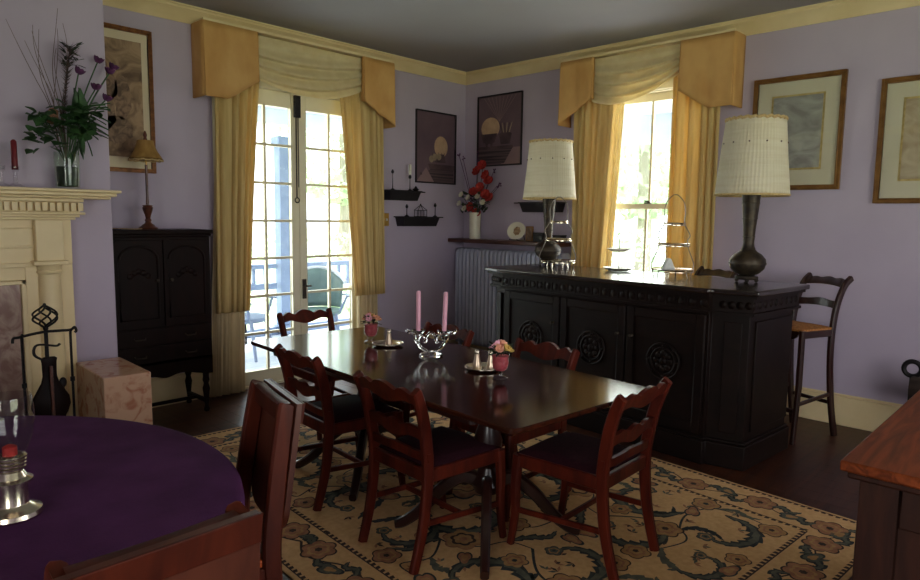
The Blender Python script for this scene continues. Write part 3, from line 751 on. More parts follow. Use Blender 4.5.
def panel_chair(label, loc, rz):
    t = thing('panel_back_chair', label, 'chair', loc, rz, 'panel back chairs at the purple table')
    for s in (-1, 1):
        pts = spline([(s*.185,-.30,0),(s*.186,-.23,.22),(s*.186,-.205,.45),(s*.172,-.226,.66),(s*.158,-.262,.89),(s*.155,-.268,.922)], 4); n = len(pts)
        MB().bar(pts, [.032]*n, [.046+.012*sin(PI*k/(n-1)) for k in range(n)]).build('back_post', M_.mahog2, t, bev=.003)
        MB().bar([(s*.2,.2,.43),(s*.2,.205,.2),(s*.205,.215,0)], [.045,.04,.032], [.045,.04,.032]).build('leg', M_.mahog2, t)
        MB().bar([(s*.186,-.2,.405),(s*.2,.2,.405)], .024, .06).build('seat_rail', M_.mahog2, t)
        MB().bar([(s*.186,-.235,.2),(s*.2,.2,.17)], .02, .028).build('stretcher', M_.mahog2, t)
    MB().bar([(-.2,.2,.405),(.2,.2,.405)], .06, .024, side=(0,0,1)).build('seat_rail', M_.mahog2, t)
    MB().bar([(-.19,-.205,.405),(.19,-.205,.405)], .06, .024, side=(0,0,1)).build('seat_rail', M_.mahog2, t)
    def yb(z): return -.205-.021*((z-.45)/.21) if z < .66 else -.226-.036*((z-.66)/.23)
    # solid panel with rounded lower corners
    b = MB(); P = []
    for k in range(9): a = rad(180+90*k/8); P.append((-.10+.09*cos(a), .60+.09*sin(a)))
    for k in range(9): a = rad(270+90*k/8); P.append((.10+.09*cos(a), .60+.09*sin(a)))
    P += [(.188, .80), (.18, .925), (-.18, .925), (-.188, .80)]
    A = [b.v((x, yb(z)-.044, z)) for x, z in P]; B = [b.v((x, yb(z)-.026, z)) for x, z in P]; n = len(P)
    b.f(A); b.f(B[::-1])
    for i in range(n): b.f([A[i], B[i], B[(i+1) % n], A[(i+1) % n]])
    b.build('back_panel', M_.panel, t)
    b = MB(); v = [b.v((x, yb(z)-d, z)) for z in (.862, .926) for d in (.052, .043) for x in (-.183, .183)]
    for q in ((0,2,3,1),(4,5,7,6),(0,1,5,4),(2,6,7,3),(0,4,6,2),(1,3,7,5)): b.f([v[i] for i in q])
    b.build('panel_rail', M_.mahog2, t, bev=.002)
    b = MB(); rings = []
    for k in range(13):
        u = k/12*2-1; x = u*.15; z = .900-.004*(1-u*u)
        rings.append([(x, yb(z)+dy, z+dz) for dy, dz in ((-.024,-.035),(.012,-.035),(.012,.018),(0,.024),(-.024,.022))])
    b.loft(rings); b.build('crest_rail', M_.mahog2, t)
    b = MB(); b.prism([(.215,.225),(-.215,.225),(-.19,-.185),(.19,-.185)], .435, .46, 'z')
    b.build('seat', M_.seatwood, t, bev=.006)
    return t
pc = panel_chair('reddish panel back chair at the purple table, turned side on before the rug', (.843, 1.972, 0), rad(76))
dup(pc, (.44, 1.44, 0), rad(1), 'reddish panel back chair at the bottom left edge, back towards the viewer')

# hurricane lamp on the purple table
t = thing('hurricane_lamp', 'glass hurricane lamp on a silver base on the purple table', 'candle lamp', (.374, 1.89, .748))
MB().lathe([(0,0),(.062,0),(.065,.006),(.062,.016),(.05,.022),(.036,.03),(.034,.034),(.034,.085),(.046,.088),(.046,.094),(.034,.10),(.026,.115),(.03,.12),(.0,.12)], 32).build('silver_base', M_.silver, t)
b = MB()
for k in range(4): b.tube(arc((0,0,.124+.009*k), .029+.001*k, 0, 360, 24, 'xy')[:-1], .0042, 6, closed=True)
b.build('coil_collar', M_.silver, t)
b = MB(); pr = [(.022,.15),(.036,.165),(.05,.20),(.056,.24),(.056,.27),(.052,.305)]
b.lathe([(0,.148)]+pr+[(.050,.305)]+[(r_-.0022, z) for r_, z in pr[::-1]]+[(0,.152)], 40)
b.build('glass_chimney', M_.thin, t)
MB().lathe([(0,.155),(.016,.155),(.016,.176),(.006,.182),(0,.182)], 16).build('red_candle_stub', M_.redfl, t)

# ------------------------------------------------------------------ oak sideboard at the right
t = thing('oak_sideboard', 'golden oak topped sideboard at the right edge of the view', 'sideboard', (1.85, .43, 0))
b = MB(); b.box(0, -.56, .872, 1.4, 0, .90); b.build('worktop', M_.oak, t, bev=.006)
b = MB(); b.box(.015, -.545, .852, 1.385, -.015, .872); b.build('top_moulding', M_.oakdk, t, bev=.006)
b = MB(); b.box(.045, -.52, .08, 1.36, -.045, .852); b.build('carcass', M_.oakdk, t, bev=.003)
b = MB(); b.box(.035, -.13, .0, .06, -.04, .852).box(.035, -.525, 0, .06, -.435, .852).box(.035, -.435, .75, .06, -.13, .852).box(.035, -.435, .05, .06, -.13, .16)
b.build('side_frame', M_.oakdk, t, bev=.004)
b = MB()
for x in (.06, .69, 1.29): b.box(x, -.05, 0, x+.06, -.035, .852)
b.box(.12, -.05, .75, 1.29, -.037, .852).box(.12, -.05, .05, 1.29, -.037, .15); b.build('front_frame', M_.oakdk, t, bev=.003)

# iron rack against the right wall
t = thing('scroll_rack', 'black iron scroll rack by the right wall, just showing past the oak top', 'rack', (5.30, .62, 0))
for s, nm in ((-.22, 'side_scroll'), (.22, 'side_scroll')):
    b = MB(); b.tube(arc((0, s, .525), .05, 0, 360, 22, 'yz')[:-1], .016, 8, closed=True)
    b.tube([(0, s, .475), (0, s, .3), (.0, s, .02)], .014); b.tube([(-.1, s, .02), (.1, s, .02)], .014)
    b.build(nm, M_.iron, t)
b = MB().tube([(0,-.22,.32),(0,.22,.32)], .01).tube([(0,-.22,.06),(0,.22,.06)], .01); b.build('cross_bar', M_.iron, t)
b = MB().lathe([(0,-.2),(.075,-.2),(.08,-.19),(.08,.19),(.075,.2),(0,.2)], 20); o = b.build('log', M_.logbark, t, loc=(-.02, .02, .40)); o.rotation_euler = (rad(90), 0, 0); 

# ------------------------------------------------------------------ bar
BO = Vector((3.845, 1.64, 0)); BA = -rad(4.18)
bt = Vector((sin(rad(4.18)), cos(rad(4.18)), 0)); bn = Vector((bt.y, -bt.x, 0))
def bw(v, u, z): return tuple(BO+bn*v+bt*u+Vector((0,0,z)))
t = thing('bar_counter', 'long near black carved wooden bar below the sash window', 'bar counter', BO, BA)
UL, UR, VD = 2.02, -.25, .84
def plan(o):   # outline inset by o, with canted front corners set back behind the front run
    return [(o, .01+o*.3), (o, 1.79-o*.3), (.03+o, 1.80-o*.4), (.09+o, UL-o), (VD-o, UL-o), (VD-o, UR+o), (.09+o, UR+o), (.03+o, 0+o*.4)]
b = MB(); b.prism(plan(0), 1.068, 1.10, 'z'); b.build('bar_top', M_.ebtop, t, bev=.008)
b = MB(); b.prism(plan(.02), 1.05, 1.068, 'z'); b.prism(plan(.05), .96, 1.05, 'z').prism(plan(.035), .945, .96, 'z')
MB().prism(plan(.075), .10, .946, 'z').build('body', M_.ebony, t, bev=.004)
MB().prism(plan(.05), 0, .15, 'z').prism(plan(.06), .15, .17, 'z').build('plinth', M_.ebony, t, bev=.006)
for k in range(24):
    u = .06+k*.0725
    b.ball((.05, u, 1.005), .024, (.25, 1, 1), 10, 6)
    b.box(.046, u+.032, .975, .05, u+.040, 1.035)
for (v0,u0),(v1,u1) in (((.08,-.02),(.14,UR+.05)),((.08,1.82),(.14,UL-.05))):
    for k in range(4):
        q = (k+.5)/4; b.ball((v0+(v1-v0)*q, u0+(u1-u0)*q, 1.005), .024, (.5, 1, 1), 10, 6)
for k in range(9): b.ball((.16+k*.075, UR+.05, 1.005), .024, (1, .35, 1), 10, 6)
b.build('frieze', M_.ebony, t)
for k, (u0_, u1_, ku) in enumerate(((.05,.60,.56),(.62,1.17,.67),(1.19,1.74,1.24))):
    d = MB(); x = .075
    d.box(x-.012, u0_, .19, x, u1_, .93)
    d = d.build('door', M_.ebony, t, bev=.003)
    b = MB(); fr = .055
    b.box(x-.022, u0_, .19, x-.012, u0_+fr, .93).box(x-.022, u1_-fr, .19, x-.012, u1_, .93).box(x-.022, u0_+fr, .19, x-.012, u1_-fr, .25).box(x-.022, u0_+fr, .87, x-.012, u1_-fr, .93)
    b.build('door_frame', M_.ebony, d, bev=.004)
    b = MB(); c = ((u0_+u1_)/2, .60)
    ring = lambda r_, h: b.tube([(x-h, c[0]+r_*cos(2*PI*q/40), c[1]+r_*sin(2*PI*q/40)) for q in range(40)], .008, 8, closed=True)
    ring(.115, .014); ring(.085, .014)
    for q in range(8):
        a = 2*PI*q/8; b.ball((x-.013, c[0]+.05*cos(a), c[1]+.05*sin(a)), .022, (.5, 1, 1), 8, 6)
        b.ball((x-.014, c[0]+.1*cos(a), c[1]+.1*sin(a)), .012, (.7, 1, 1), 8, 5)
    b.ball((x-.014, c[0], c[1]), .026, (.6, 1, 1), 12, 8)
    b.build('carved_medallion', M_.ebony, d)
    o = MB().lathe([(0,0),(.012,0),(.007,.008),(.011,.018),(.009,.026),(0,.028)], 14).build('knob', M_.bronze, d, loc=(x-.022, ku, .735)); o.rotation_euler = (0, -rad(90), 0)
for s in (0, 1):                          # raised panel on each canted corner
    (v0,u0_),(v1,u1_) = (((.11,-.015),(.15,UR+.09)),((.11,1.805),(.15,UL-.09)))[s]
    a = Vector((v0,u0_,0)); c = Vector((v1,u1_,0)); n = (c-a).normalized(); nn = Vector((-n.y, n.x, 0))
    if nn.x > 0: nn = -nn
    b = MB(); P = [a+n*.03, c-n*.02]
    v = [b.v(p+nn*o_+Vector((0,0,z))) for o_ in (0, .012) for p in P for z in (.22, .90)]
    for q in ((0,1,3,2),(4,6,7,5),(0,4,5,1),(2,3,7,6),(0,2,6,4),(1,5,7,3)): b.f([v[i] for i in q])
    b.build('corner_panel', M_.ebony, t, bev=.003)
b = MB(); b.box(.24, UR+.065, .22, .76, UR+.077, .90); b.build('end_panel', M_.ebony, t, bev=.003)

# ------------------------------------------------------------------ bar stools
def stool(label, loc, rz):
    t = thing('bar_stool', label, 'bar stool', loc, rz, 'rush seated bar stools behind the bar')
    for s in (-1, 1):
        pts = spline([(s*.165,-.255,0),(s*.158,-.20,.25),(s*.155,-.165,.55),(s*.155,-.165,.76),(s*.155,-.195,.93),(s*.156,-.255,1.06),(s*.156,-.325,1.115)], 4); n = len(pts)
        MB().bar(pts, [.032]*n, [.044]*n).build('back_post', M_.tleg, t)
        MB().bar([(s*.16,.15,.775),(s*.165,.155,.4),(s*.175,.195,0)], [.036,.036,.03], [.036,.036,.03]).build('leg', M_.tleg, t)
        MB().bar([(s*.158,-.20,.31),(s*.168,.165,.27)], .018, .026).build('stretcher', M_.tleg, t)
        MB().bar([(s*.155,-.165,.745),(s*.16,.15,.745)], .022, .05).build('seat_rail', M_.tleg, t)
    MB().bar([(-.16,-.21,.24),(.16,-.21,.24)], .026, .018, side=(0,0,1)).build('stretcher', M_.tleg, t)
    MB().bar([(-.17,.17,.22),(.17,.17,.22)], .03, .02, side=(0,0,1)).build('foot_rail', M_.tleg, t)
    P = [(-.15,.78),(.15,.78),(.15,.745)]+[(.13*cos(rad(k*18)), .745-.055*sin(rad(k*18))) for k in range(11)]+[(-.15,.745)]
    MB().prism(P, -.175, -.16, 'y').build('seat_apron', M_.tleg, t); MB().prism(P, .14, .155, 'y').build('seat_apron', M_.tleg, t)
    def rail(nm, z, y, top, lean):
        b = MB(); rings = []
        for k in range(25):
            u = k/24*2-1; x = u*.155; zt = z+.028+top(u); zb = z-.025+.012*(1-u*u)
            yy = y-.02*(1-u*u)
            rings.append([(x, yy+.009-lean*(zb-z), zb), (x, yy+.009-lean*(zt-z), zt), (x, yy-.009-lean*(zt-z), zt), (x, yy-.009-lean*(zb-z), zb)])
        b.loft(rings).build(nm, M_.tleg, t, ang=50)
    wv = lambda u: .012*math.exp(-(u/.25)**2)+.008*math.exp(-((abs(u)-.6)/.15)**2)
    rail('crest_rail', 1.078, -.262, wv, .9); rail('back_slat', .93, -.20, lambda u: .012*math.exp(-(u/.4)**2), .2)
    def cush(u, v):
        return (-.165+.33*u, -.15+.315*v, .782+.016*min(1, 5*min(u, 1-u, v, 1-v)))
    b = MB().sheet(cush, 12, 12); b.box(-.165, -.15, .768, .165, .165, .782); b.build('rush_seat', M_.rush, t, ang=60)
    return t
st = stool('dark bar stool with a rush seat between the bar end and the right wall', (4.955, 1.485, 0), rad(70))
dup(st, (4.95, 2.235, 0), rad(80), 'dark bar stool mostly hidden behind the bar, only its crest rail showing')

# ------------------------------------------------------------------ cabinet by the chimney
t = thing('tall_cabinet', 'tall near black cabinet on legs between chimney breast and french doors', 'cabinet', (1.925, 4.98, 0))
hx, hy = .352, .19
b = MB(); b.box(-hx-.02, -hy-.025, 1.355, hx+.02, hy+.01, 1.385).box(-hx-.01, -hy-.012, 1.335, hx+.01, hy, 1.355); b.build('top', M_.cab, t, bev=.006)
MB().box(-hx, -hy, .42, hx, hy, 1.335).build('carcass', M_.cab, t, bev=.004)
P = [(-hx, .44), (hx, .44), (hx, .30)]+[(hx-.05-(2*hx-.10)*k/24, .30+.05*sin(PI*k/24)-.035*math.exp(-((k-12)/3)**2)) for k in range(25)]+[(-hx, .30)]
MB().prism(P, -hy+.0, -hy+.02, 'y').build('shaped_apron', M_.cab, t)
MB().box(-hx, hy-.02, .30, hx, hy, .44).build('back_apron', M_.cab, t)
for s, sg in ((-1, -1), (1, 1)):
    x0, x1 = (.004, hx-.02) if s > 0 else (-hx+.02, -.004)
    d = MB().box(x0, -hy-.018, .70, x1, -hy, 1.315).build('door', M_.cab, t, bev=.003)
    c = (x0+x1)/2; w_ = (x1-x0)/2-.035
    P = [(c-w_, .76), (c+w_, .76), (c+w_, 1.18)]+[(c+w_*cos(rad(k*15)), 1.18+.09*sin(rad(k*15))) for k in range(1, 12)]+[(c-w_, 1.18)]
    b = MB(); b.tube([(x, -hy-.019, z) for x, z in P], .009, 6, closed=True); b.build('arched_moulding', M_.cab, d)
    b = MB()
    for q in range(5): b.ball((c+(q-2)*.03, -hy-.017, 1.08+.02*cos((q-2)*1.2)), .022, (1, .4, 1), 10, 6)
    b.build('carving', M_.cab, d)
    b = MB(); kx = s*.05; b.lathe([(0,0),(.012,0),(.006,.01),(.013,.02),(.009,.028),(0,.03)], 14)
    o = b.build('knob', M_.bronze, d, loc=(kx, -hy-.018, 1.03)); o.rotation_euler = (rad(90), 0, 0)
    dr = MB().box(-hx+.02, -hy-.018, .445 if s < 0 else .57, hx-.02, -hy, .56 if s < 0 else .69).build('drawer', M_.cab, t, bev=.004)
    z = .50 if s < 0 else .63
    for q in (-1, 1):
        MB().tube([(q*.18-.04, -hy-.018, z), (q*.18-.035, -hy-.035, z-.012), (q*.18+.035, -hy-.035, z-.012), (q*.18+.04, -hy-.018, z)], .005, 6).build('drawer_pull', M_.bronze, dr)
    for yy in (-hy+.035, hy-.035):
        pr = [(0,0),(.016,0),(.022,.012),(.018,.03),(.012,.045),(.02,.12),(.027,.18),(.018,.22),(.026,.245),(.022,.27),(.024,.31),(0,.31)]
        MB().lathe(pr, 16, (s*(hx-.04), yy, 0)).build('leg', M_.cab, t)
    MB().box(s*(hx-.055), -hy+.035, .07, s*(hx-.025), hy-.035, .095).build('stretcher', M_.cab, t, bev=.004)
MB().box(-hx+.04, -.012, .07, hx-.04, .012, .095).build('stretcher', M_.cab, t, bev=.004)

# candlestick lamp on the cabinet
t = thing('table_lamp', 'slim brown candlestick lamp with amber bell shade on the black cabinet', 'table lamp', (1.90, 4.95, 1.385))
MB().lathe([(0,0),(.062,0),(.066,.01),(.058,.018),(.048,.022),(.04,.034),(.026,.042),(.018,.055),(.024,.066),(.016,.08),(.020,.10),(.032,.135),(.036,.155),(.030,.165),(.036,.172),(.012,.178),(.009,.24),(.009,.46),(0,.46)], 24).build('stem', M_.brnwood, t)
pr = [(.112,.495),(.098,.52),(.076,.555),(.058,.60),(.052,.63)]
shd = MB().lathe(pr+[(r_-.003, z) for r_, z in pr[::-1]]+[pr[0]], 36, rip=.03, nr=12).build('lamp_shade', M_.amber, t)
b = MB().tube([(.112*cos(2*PI*k/60), .112*sin(2*PI*k/60), .494-.006*abs(sin(6*2*PI*k/60))) for k in range(60)], .005, 6, closed=True)
b.build('shade_trim', M_.braid, shd)
MB().tube([(0,0,.46),(0,0,.66)], .005).build('harp', M_.brass, t)
MB().lathe([(0,.63),(.016,.632),(.01,.65),(.014,.668),(.008,.69),(0,.70)], 14).build('finial', M_.brnwood, t)
tag(MB().tube(spline([(1.86,4.93,1.392),(1.80,4.90,1.389),(1.74,4.93,1.389),(1.73,4.99,1.389),(1.78,5.02,1.389),(1.74,5.08,1.389),(1.70,5.12,1.389)], 6), .0035, 6).build('lamp_cord', M_.braid), 'thin pale lamp cord curling on the cabinet top', 'cord')

# ------------------------------------------------------------------ fireplace
t = thing('fireplace_mantel', 'cream carved fireplace mantel with dentils and marble surround', 'fireplace', (.53, CY, 0))
def fx(x): return x-.5
W = .735
b = MB(); z = 1.635
b.box(-W-.235, -.255, z-.018, W+.235, 0, z).box(-W-.215, -.235, z-.04, W+.215, 0, z-.018).box(-W-.19, -.205, z-.055, W+.19, 0, z-.04)
b.build('mantel_shelf', M_.cream, t, bev=.006)
b = MB(); b.box(-W-.05, -.165, z-.075, W+.05, 0, z-.055).box(-W-.035, -.14, z-.135, W+.035, 0, z-.075).box(-W-.055, -.17, z-.15, W+.055, 0, z-.135).box(-W-.03, -.15, z-.165, W+.03, 0, z-.15).box(-W-.01, -.135, z-.18, W+.01, 0, z-.165)
b.build('cornice', M_.cream, t, bev=.004)
b = MB(); k = -W-.03
while k < W+.02:
    b.box(k, -.165, z-.128, k+.025, -.13, z-.08); k += .037
for sx in (-1, 1):
    for q in range(3): b.box(sx*(W+.03), -.12+q*.045, z-.128, sx*(W+.06), -.09+q*.045, z-.08)
b.build('dentil_course', M_.cream, t, bev=.002)
b = MB(); b.box(-W+.0, -.075, 1.19, W, 0, z-.18); b.build('frieze_board', M_.cream, t, bev=.003)
b = MB(); b.box(-W+.20, -.088, 1.29, W-.20, -.07, 1.305).box(-W+.20, -.088, 1.40, W-.20, -.07, 1.412).box(-W+.2, -.1, 1.18, W-.2, -.07, 1.205); b.build('frieze_moulding', M_.cream, t, bev=.003)
for s in (-1, 1):
    xo, xi = s*(W-.055), s*(W-.20)
    MB().box(xi, -.125, 1.215, xo, -.07, z-.18).build('frieze_block', M_.cream, t, bev=.004)
    MB().box(xi-s*.02, -.14, 1.19, xo+s*.02, -.0, 1.215).build('pilaster_cap', M_.cream, t, bev=.005)
    MB().box(s*(W-.25), -.07, 0, s*W, 0, 1.19).build('pilaster_board', M_.cream, t, bev=.004)
    MB().lathe([(0,.16),(.062,.16),(.064,.5),(.058,1.1),(.056,1.135),(.066,1.142),(.066,1.155),(.06,1.16),(.068,1.19),(0,1.19)], 32, (s*(W-.128), -.075, 0)).build('column', M_.cream, t)
    MB().box(xi-s*.01, -.15, 0, xo+s*.01, 0, .13).build('plinth', M_.cream, t, bev=.005)
    MB().lathe([(0,.13),(.07,.13),(.072,.145),(.066,.16),(0,.16)], 28, (s*(W-.128), -.075, 0)).build('column_base', M_.cream, t)
    MB().box(s*(W-.25), -.085, 0, s*(W-.275), -.0, 1.105).build('inner_moulding', M_.cream, t, bev=.004)
    MB().box(s*(W-.275), -.06, 0, s*(W-.45), .0, 1.08).build('marble_slip', M_.marb2, t, bev=.002)
MB().box(-W+.25, -.085, 1.08, W-.25, 0, 1.105).build('inner_moulding', M_.cream, t, bev=.004)
MB().box(-W+.25, -.07, 1.105, W-.25, 0, 1.19).build('lintel_board', M_.cream, t, bev=.003)
MB().box(-W+.45, -.06, .80, W-.45, 0, 1.08).build('marble_lintel', M_.marb2, t, bev=.002)
b = MB(); b.box(-W+.40, .38, 0, W-.40, .395, 1.0).box(-W+.18, .0, 0, -W+.45, .39, 1.0).box(W-.45, 0, 0, W-.18, .39, 1.0); b.build('firebox', M_.soot, t)
tag(MB().box(-.35, 3.75, .001, 1.16, 4.40, .012).build('hearth_slab', M_.brick, bev=.003), 'dark tiled hearth slab in front of the fireplace', 'hearth')
# marble block
t = tag(MB().box(-.125, -.27, 0, .125, .27, .60).build('marble_block', M_.marble, bev=.006, loc=(1.345, 4.118, 0)), 'pink veined marble block at the foot of the chimney breast', 'block')
t.rotation_euler = (0, 0, rad(-2))

# fire tools
FX, FY, FZ = 1.0, 4.06, .012
t = thing('fire_tool_stand', 'black iron fire tool stand with a caged ball handle before the mantel', 'tool stand', (FX, FY, FZ))
MB().lathe([(0,0),(.11,0),(.115,.008),(.10,.018),(.03,.03),(.014,.05),(0,.05)], 24).build('base', M_.iron, t)
b = MB(); b.tube([(0,0,.04),(0,0,.84)], .010)
b.build('post', M_.iron, t)
b = MB(); b.tube(spline([(-.155,0,.80),(-.15,0,.825),(-.125,0,.828),(-.07,0,.838),(0,0,.845),(.07,0,.843),(.12,0,.842),(.14,0,.855),(.148,0,.835),(.14,0,.825)], 5), .0075)
b.build('cross_arm', M_.iron, t)
b = MB()
for k in range(6):
    a0 = 2*PI*k/6
    b.tube([(.062*sin(PI*q/12)*cos(a0+q*.22), .062*sin(PI*q/12)*sin(a0+q*.22), .865+.125*q/12) for q in range(13)], .0055, 6)
b.ball((0,0,.862), .014).ball((0,0,.992), .009)
b.build('cage_handle', M_.iron, t)
# bellows hung on the stand
t = thing('fire_bellows', 'black and brown bellows shaped fire tool hung in front of the stand', 'bellows', (FX-.005, FY-.05, FZ+.31)); t.scale = (.95, 1, .72)
prof = [(0,0),(.03,.01),(.05,.05),(.085,.13),(.10,.19),(.095,.25),(.07,.31),(.045,.37),(.036,.42),(.038,.52),(.042,.55),(.03,.562),(0,.565)]
MB().lathe(prof, 28, sx=1, sy=.32).build('body', M_.cab, t)
b = MB().tube(spline([(-.03,0,.545),(-.065,0,.58),(-.072,0,.62),(-.06,0,.655),(-.03,0,.66),(.02,0,.645),(.045,0,.64),(.06,0,.655)], 6), .008); b.build('handle', M_.iron, t)
b = MB(); b.box(-.008, -.04, .05, .008, -.026, .5); b.build('center_strap', M_.shelf, t, bev=.003)
def tool(label, x, head):
    t = thing('fire_tool', label, 'fire tool', (FX+x, FY-.01, FZ+.005), 0, 'fire tools on the iron stand')
    MB().tube([(0,0,.06),(0,0,.82),(0,-.004,.832),(0,-.012,.838)], .007).build('rod', M_.iron, t)
    MB().lathe([(0,.55),(.012,.552),(.012,.575),(0,.577)], 12).build('collar', M_.iron, t)
    if head == 'poker': MB().tube(spline([(0,0,.06),(0,0,.03),(.02,0,.01),(.05,0,.03)], 5), .008).build('hook', M_.iron, t)
    else: MB().box(-.05, -.006, 0, .05, .006, .12).build('blade', M_.iron, t, bev=.006)
tool('long iron poker at the left end of the fire tool stand', -.115, 'poker')
tool('iron shovel rod at the right end of the fire tool stand', .115, 'shovel')
t = thing('fire_tongs', 'short twisted iron tongs leaning behind the fire tool stand', 'tongs', (FX+.085, FY+.06, FZ+.005))
b = MB()
for s in (-1, 1): b.tube([(s*.012*(1+.9*sin(k*.9)), s*.012*cos(k*.9), .02+.5*k/20) for k in range(21)], .006, 6)
b.build('shafts', M_.iron, t)
MB().ball((0,0,.535), .02, (1,.6,1.5)).build('handle_knob', M_.iron, t)

# ------------------------------------------------------------------ mantel top: vase, bouquet, candles
ZM = 1.635
YM = 4.42
vx = oy(68, 186, YM).x
t = thing('glass_vase', 'green tinted cylinder glass vase on the mantel shelf', 'vase', (vx, YM, ZM))
pr = [(.058,.0),(.064,.02),(.066,.10),(.068,.19),(.066,.215)]
MB().lathe([(0,0)]+pr+[(r_-.005, z) for r_, z in pr[::-1][:-1]]+[(.05,.014),(0,.014)], 36).build('glass_body', M_.thingreen, t)
b = MB(); b.lathe([(0,.016),(.052,.016),(.056,.10),(.056,.13),(0,.13)], 24); b.build('moss_filling', M_.leafdk, t)

def blob_leaf(b, p, d, l, w, fold=.25):
    d = Vector(d).normalized(); s = d.cross(Vector((R.uniform(-.4,.4), R.uniform(-.4,.4), 1))).normalized(); n = s.cross(d)
    pts = []
    for k in range(7):
        u = k/6; ww = w*sin(PI*(u**.8))*.5
        pts.append((p+d*l*u-s*ww+n*ww*fold, p+d*l*u+n*(-.06*l*u*u), p+d*l*u+s*ww+n*ww*fold))
    V = [[b.v(q) for q in r_] for r_ in pts]
    for k in range(6):
        b.f([V[k][0], V[k][1], V[k+1][1], V[k+1][0]]); b.f([V[k][1], V[k][2], V[k+1][2], V[k+1][1]])
def bloom(b, c, r, petals=6, up=(0,0,1), cup=.5):
    upv = Vector(up).normalized(); a = upv.orthogonal().normalized(); e = upv.cross(a)
    for ringi, (q, n_) in enumerate(((1, petals), (.65, max(3, petals-2)))):
        for k in range(n_):
            an = 2*PI*k/n_+ringi*.5; d = (a*cos(an)+e*sin(an))
            cc = c+d*r*.45*q+upv*r*cup*.4
            x = d*cup+upv*(1-cup*.3); x.normalize(); y = upv.cross(d).normalized(); z = x.cross(y)
            Mx = Matrix((x, y, z)).transposed().to_4x4(); Mx.translation = cc
            s0 = b.M; b.M = s0 @ Mx; b.ball((0,0,0), r*.55*q, (1, .8, .35), 8, 5); b.M = s0
    b.ball(c+upv*r*.2, r*.3, (1,1,1), 8, 5)

t = thing('flower_bouquet', 'tall arrangement of violet tulips, ivy and a dark plume in the mantel vase', 'bouquet', (vx, YM, ZM+.02))
O = Vector(t.location)
def mp(px, py, dy=0): return oy(px, py, YM+dy)-O
root = Vector((0, 0, .12))
b = MB()
blooms = [(78.7,72,-.03),(98,61,.05),(113,68,.02),(96,88,-.05),(106.5,99,.03),(110,72,-.04)]
for px, py, dy in blooms:
    e = mp(px, py, dy); b.tube(spline([root+Vector((R.uniform(-.02,.02), R.uniform(-.02,.02), -.02)), root+Vector((e.x*.25, e.y*.3, .12)), (root+e)*.5+Vector((0,0,.06)), e], 5), .004, 6)
b.build('stems', M_.leaf, t)
for px, py, dy in blooms:
    b = MB(); c = mp(px, py, dy); bloom(b, Vector((0,0,0)), .04, 6, (R.uniform(-.3,.6), -.3, 1), .45); b.build('violet_bloom', M_.violet, t, loc=c)
b = MB()
for k in range(150):                        # ivy and greenery round the rim
    a = R.uniform(0, 2*PI); px = R.choice([R.uniform(30, 56), R.uniform(56, 98), R.uniform(60, 92)]); py = R.uniform(106, 150) if px < 58 else R.uniform(104, 136)
    p = mp(px, py, R.uniform(-.14, .02))
    blob_leaf(b, p, (cos(a), sin(a)*.5-.15, R.uniform(-.7, .5)), R.uniform(.045, .07), R.uniform(.05, .07))
for k in range(16):
    p = mp(R.uniform(80, 92), R.uniform(106, 125), R.uniform(-.08, .02)); blob_leaf(b, p, (R.uniform(.6, 1), R.uniform(-.5, .2), R.uniform(-.5, .3)), .13, .022)
for k in range(6):
    p = mp(R.uniform(72, 86), R.uniform(134, 142), R.uniform(-.07, .0)); blob_leaf(b, p, (R.uniform(-.2, .5), -.2, -1), .11, .02)
for k in range(14):
    e = mp(R.uniform(34, 95), R.uniform(110, 140), R.uniform(-.08, .08)); b.tube(spline([root, (root+e)/2+Vector((0,0,.05)), e], 4), .0025, 5)
b.build('ivy_leaves', M_.leaf, t, fix=False)
b = MB()
for q in range(3): blob_leaf(b, mp(76+q*3, 126, -.02), (R.uniform(-.05, .1), 0, 1), .22, .085)
b.build('broad_leaf', M_.leaf, t, fix=False)
b = MB()
for k in range(260):
    u = R.random(); base = mp(63+6*u, 118-70*u, 0); a = R.uniform(0, 2*PI); l = .03+.07*math.exp(-((u-.85)/.22)**2)
    d = Vector((cos(a), sin(a), .9)).normalized(); n = d.orthogonal().normalized()*.0025
    b.f([b.v(base-n), b.v(base+n), b.v(base+d*l)])
b.tube([root, mp(63, 118), mp(70, 46)], .004, 6)
b.build('feathery_plume', M_.plume, t, fix=False)
b = MB()
for k in range(40):
    p = mp(R.uniform(64, 78), R.uniform(44, 68), R.uniform(-.04, .04)); a = R.uniform(0, 6.28); blob_leaf(b, p, (cos(a), sin(a), R.uniform(-.2, .9)), .05, .016)
b.build('plume_head', M_.leafdk, t, fix=False)
b = MB()
for k in range(5): bloom(b, mp(54+R.uniform(-5, 5), 118+R.uniform(-5, 5), R.uniform(-.05, .0)), .032, 7, (R.uniform(-.5,.5), -1, .3), .7)
b.build('dried_tan_bloom', M_.tan, t)
b = MB()
for k in range(9):
    e = mp(R.uniform(8, 60), R.uniform(4, 46), R.uniform(-.1, .05)); mid = (root+e)*.5; pts = [root]
    for q in range(1, 9):
        u = q/8; pts.append(root.lerp(e, u)+Vector((.03*sin(5*u+k), .02*cos(6*u+k), .02*sin(9*u+k*2)))*min(1, u*2))
    b.tube(spline(pts, 3), [.003-.0018*q/24 for q in range(25)], 5)
b.build('curly_twigs', M_.twig, t)
def glass_stick(label, x, y, z):
    t = thing('glass_candle_holder', label, 'candle holder', (x, y, z))
    MB().lathe([(0,0),(.042,0),(.044,.006),(.03,.014),(.012,.024),(.010,.05),(.010,.085),(.019,.095),(.022,.118),(.0175,.118),(.0165,.098),(0,.096)], 28).build('glass_body', M_.thin, t)
    return t
cx = oy(16, 186, YM).x
glass_stick('clear glass candle holder under the red candle on the mantel', cx, YM, ZM)
